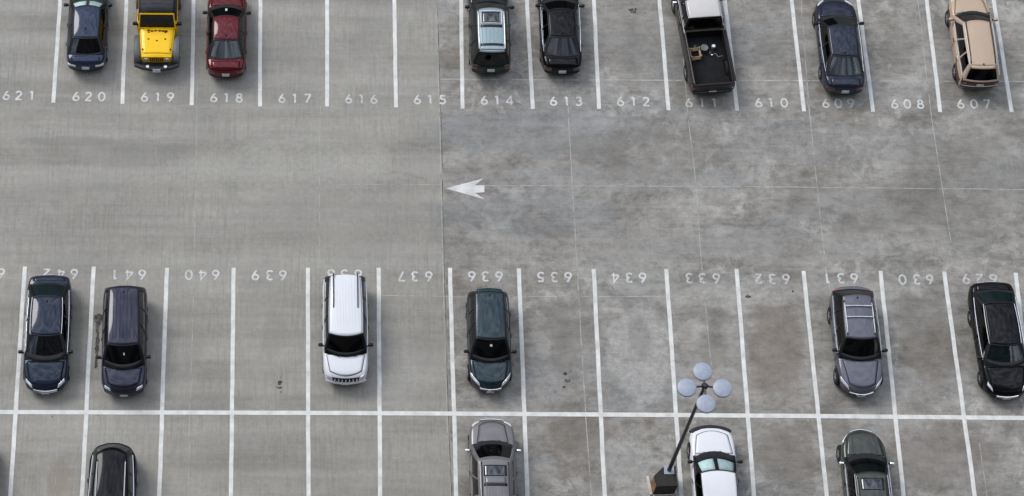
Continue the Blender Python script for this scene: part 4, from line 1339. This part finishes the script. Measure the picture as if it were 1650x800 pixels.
# ------------------------------------------------------------------ lamp post in its planter box
def lamp_post():
    base = at(1078, 758, 1.0)
    base.z = 0
    steel = simple('dark_grey_steel', (0.030, 0.031, 0.036), .45, .4)
    disc = simple('pale_blue_grey_lamp_lid', (0.30, 0.335, 0.405), .42, var=.10)
    stone = simple('pale_concrete', (0.40, 0.39, 0.37), .8, var=.2)
    # height: where the post's axis reaches the hub in the photo
    h = 0.0
    for k in range(1, 3000):
        z = k * .01
        if at(1135, 624, z).y <= base.y:
            h = z
            break
    top = at(1135, 624, h)
    root = empty('lamp_post', base)
    tag(root, 'slim dark steel lamp post carrying four round pale discs in a cross', 'lamp post')
    t = Vector((top.x - base.x, top.y - base.y, h))
    obj('base_plate', MB().box((0, 0, 1.02), (.40, .36, .03)), disc, root, smooth=False, bevel=.006)
    obj('pole', MB().tube([(0, 0, 1.03), (t.x * .5, t.y * .5, h * .5), (t.x, t.y, h + .12)], [.085, .072, .06], 14), steel, root)
    obj('hub', MB().lathe([(0, .0), (.12, .01), (.13, .12), (.08, .20), (0, .21)], 16, 'Z', (t.x, t.y, h)), steel, root)
    for (px, py) in ((1131.5, 601), (1106, 627), (1163.5, 628), (1137, 653)):
        q = at(px, py, h + .02) - base
        dv = Vector((q.x - t.x, q.y - t.y, 0))
        a = Vector((t.x, t.y, h + .10))
        obj('arm', MB().tube([a, Vector((q.x, q.y, h + .10))], .038, 8), steel, root)
        d = obj('lamp_disc', MB().lathe([(0, .0), (.30, .0), (.352, .03), (.36, .10), (.352, .125), (.33, .14), (0, .165)], 32, 'Z', (q.x, q.y, h + .03)), disc, root)
        obj('lens', MB().lathe([(0, -.02), (.26, -.015), (.29, .0)], 24, 'Z', (q.x, q.y, h + .03)), M['lamp'], d)
    return root, base, stone

def pedestal():
    t = NT('rust_stained_concrete')
    g = t.n('ShaderNodeNewGeometry')
    nx = t.n('ShaderNodeSeparateXYZ', Vector=g.outputs['Normal']).outputs[0]
    tc = t.n('ShaderNodeTexCoord')
    f = t.noise(tc.outputs['Object'], 3.0, 5, .65)
    brown_ = t.mix(t.rng(f, .35, .62), rgb(0.34, 0.185, 0.075), rgb(0.12, 0.065, 0.030))
    p = t.n('ShaderNodeBsdfPrincipled', Base_Color=brown_, Roughness=.85)
    rust = t.surf(p.outputs[0])
    dark = simple('dark_tarred_concrete', (0.020, 0.017, 0.016), .85, var=.4)
    kerb = simple('pale_concrete_kerb', (0.50, 0.48, 0.44), .8, var=.2)
    z = PED_H
    T = [at(*q, z) for q in ((1054, 767), (1069, 752.5), (1089, 751), (1092, 783), (1057.5, 784))]
    c = sum(T, Vector()) / 5
    root = empty('lamp_pedestal', (c.x, c.y, 0))
    tag(root, 'dark five-sided pedestal with a rusty brown west side under the lamp post', 'pedestal')
    Q = [Vector((p.x - c.x, p.y - c.y, 0)) for p in T]
    mb = MB().add([q + Vector((0, 0, z)) for q in Q] + list(Q), [(0, 1, 2, 3, 4)] + [(i, i + 5, (i + 1) % 5 + 5, (i + 1) % 5) for i in range(5) if i != 4])
    obj('block', mb, dark, root, smooth=False)
    a, b = Q[4], Q[0]
    d = Vector((-.012, 0, 0))
    up = Vector((0, 0, z))
    obj('side_panel', MB().add([a + d, b + d, b + d + up, a + d + up], [(0, 1, 2, 3)]), rust, root, smooth=False, solid=.03)
    rim = MB()
    for u, v, w_ in ((Q[4], Q[0] + (Q[0] - Q[4]) * .75, .13), (Q[2], Q[3], .10), (Q[3], Q[4], .06)):
        e = (v - u).normalized()
        n_ = Vector((e.y, -e.x, 0))
        if n_.dot((u + v) / 2) < 0:
            n_ = -n_
        u2, v2 = u + n_ * w_, v + n_ * w_
        u0, v0 = u + n_ * .015, v + n_ * .015
        rim = MB().add([p_ for p_ in (u0, v0, v2, u2)] + [p_ + Vector((0, 0, .10)) for p_ in (u0, v0, v2, u2)], [(3, 2, 1, 0), (4, 5, 6, 7), (0, 1, 5, 4), (1, 2, 6, 5), (2, 3, 7, 6), (3, 0, 4, 7)])
        obj('kerb', rim, kerb, root, smooth=False, bevel=.01)
PED_H = 1.0
lamp_post()
pedestal()

# ------------------------------------------------------------------ the tower the photograph is taken from, south of the deck
def tower():
    root = empty('office_tower', (10, -22, 0))
    tag(root, 'tall dark office tower rising beside the deck behind the viewpoint', 'building')
    conc = simple('tower_cladding', (0.10, 0.10, 0.10), .7)
    pane_ = simple('tower_glass', (0.02, 0.025, 0.03), .08)
    obj('wall', MB().box((0, 0, 75), (120, 28, 150)), conc, root, smooth=False)
    for k in range(38):
        z = 3.4 + 3.9 * k
        obj('window_band', MB().box((0, 14.02, z), (118, .10, 2.1)), pane_, root, smooth=False)
    obj('parapet', MB().box((0, 0, 150.6), (121, 29, 1.2)), conc, root, smooth=False)
tower()

for c_ in list(bpy.data.meshes):
    if c_.users == 0:
        bpy.data.meshes.remove(c_)
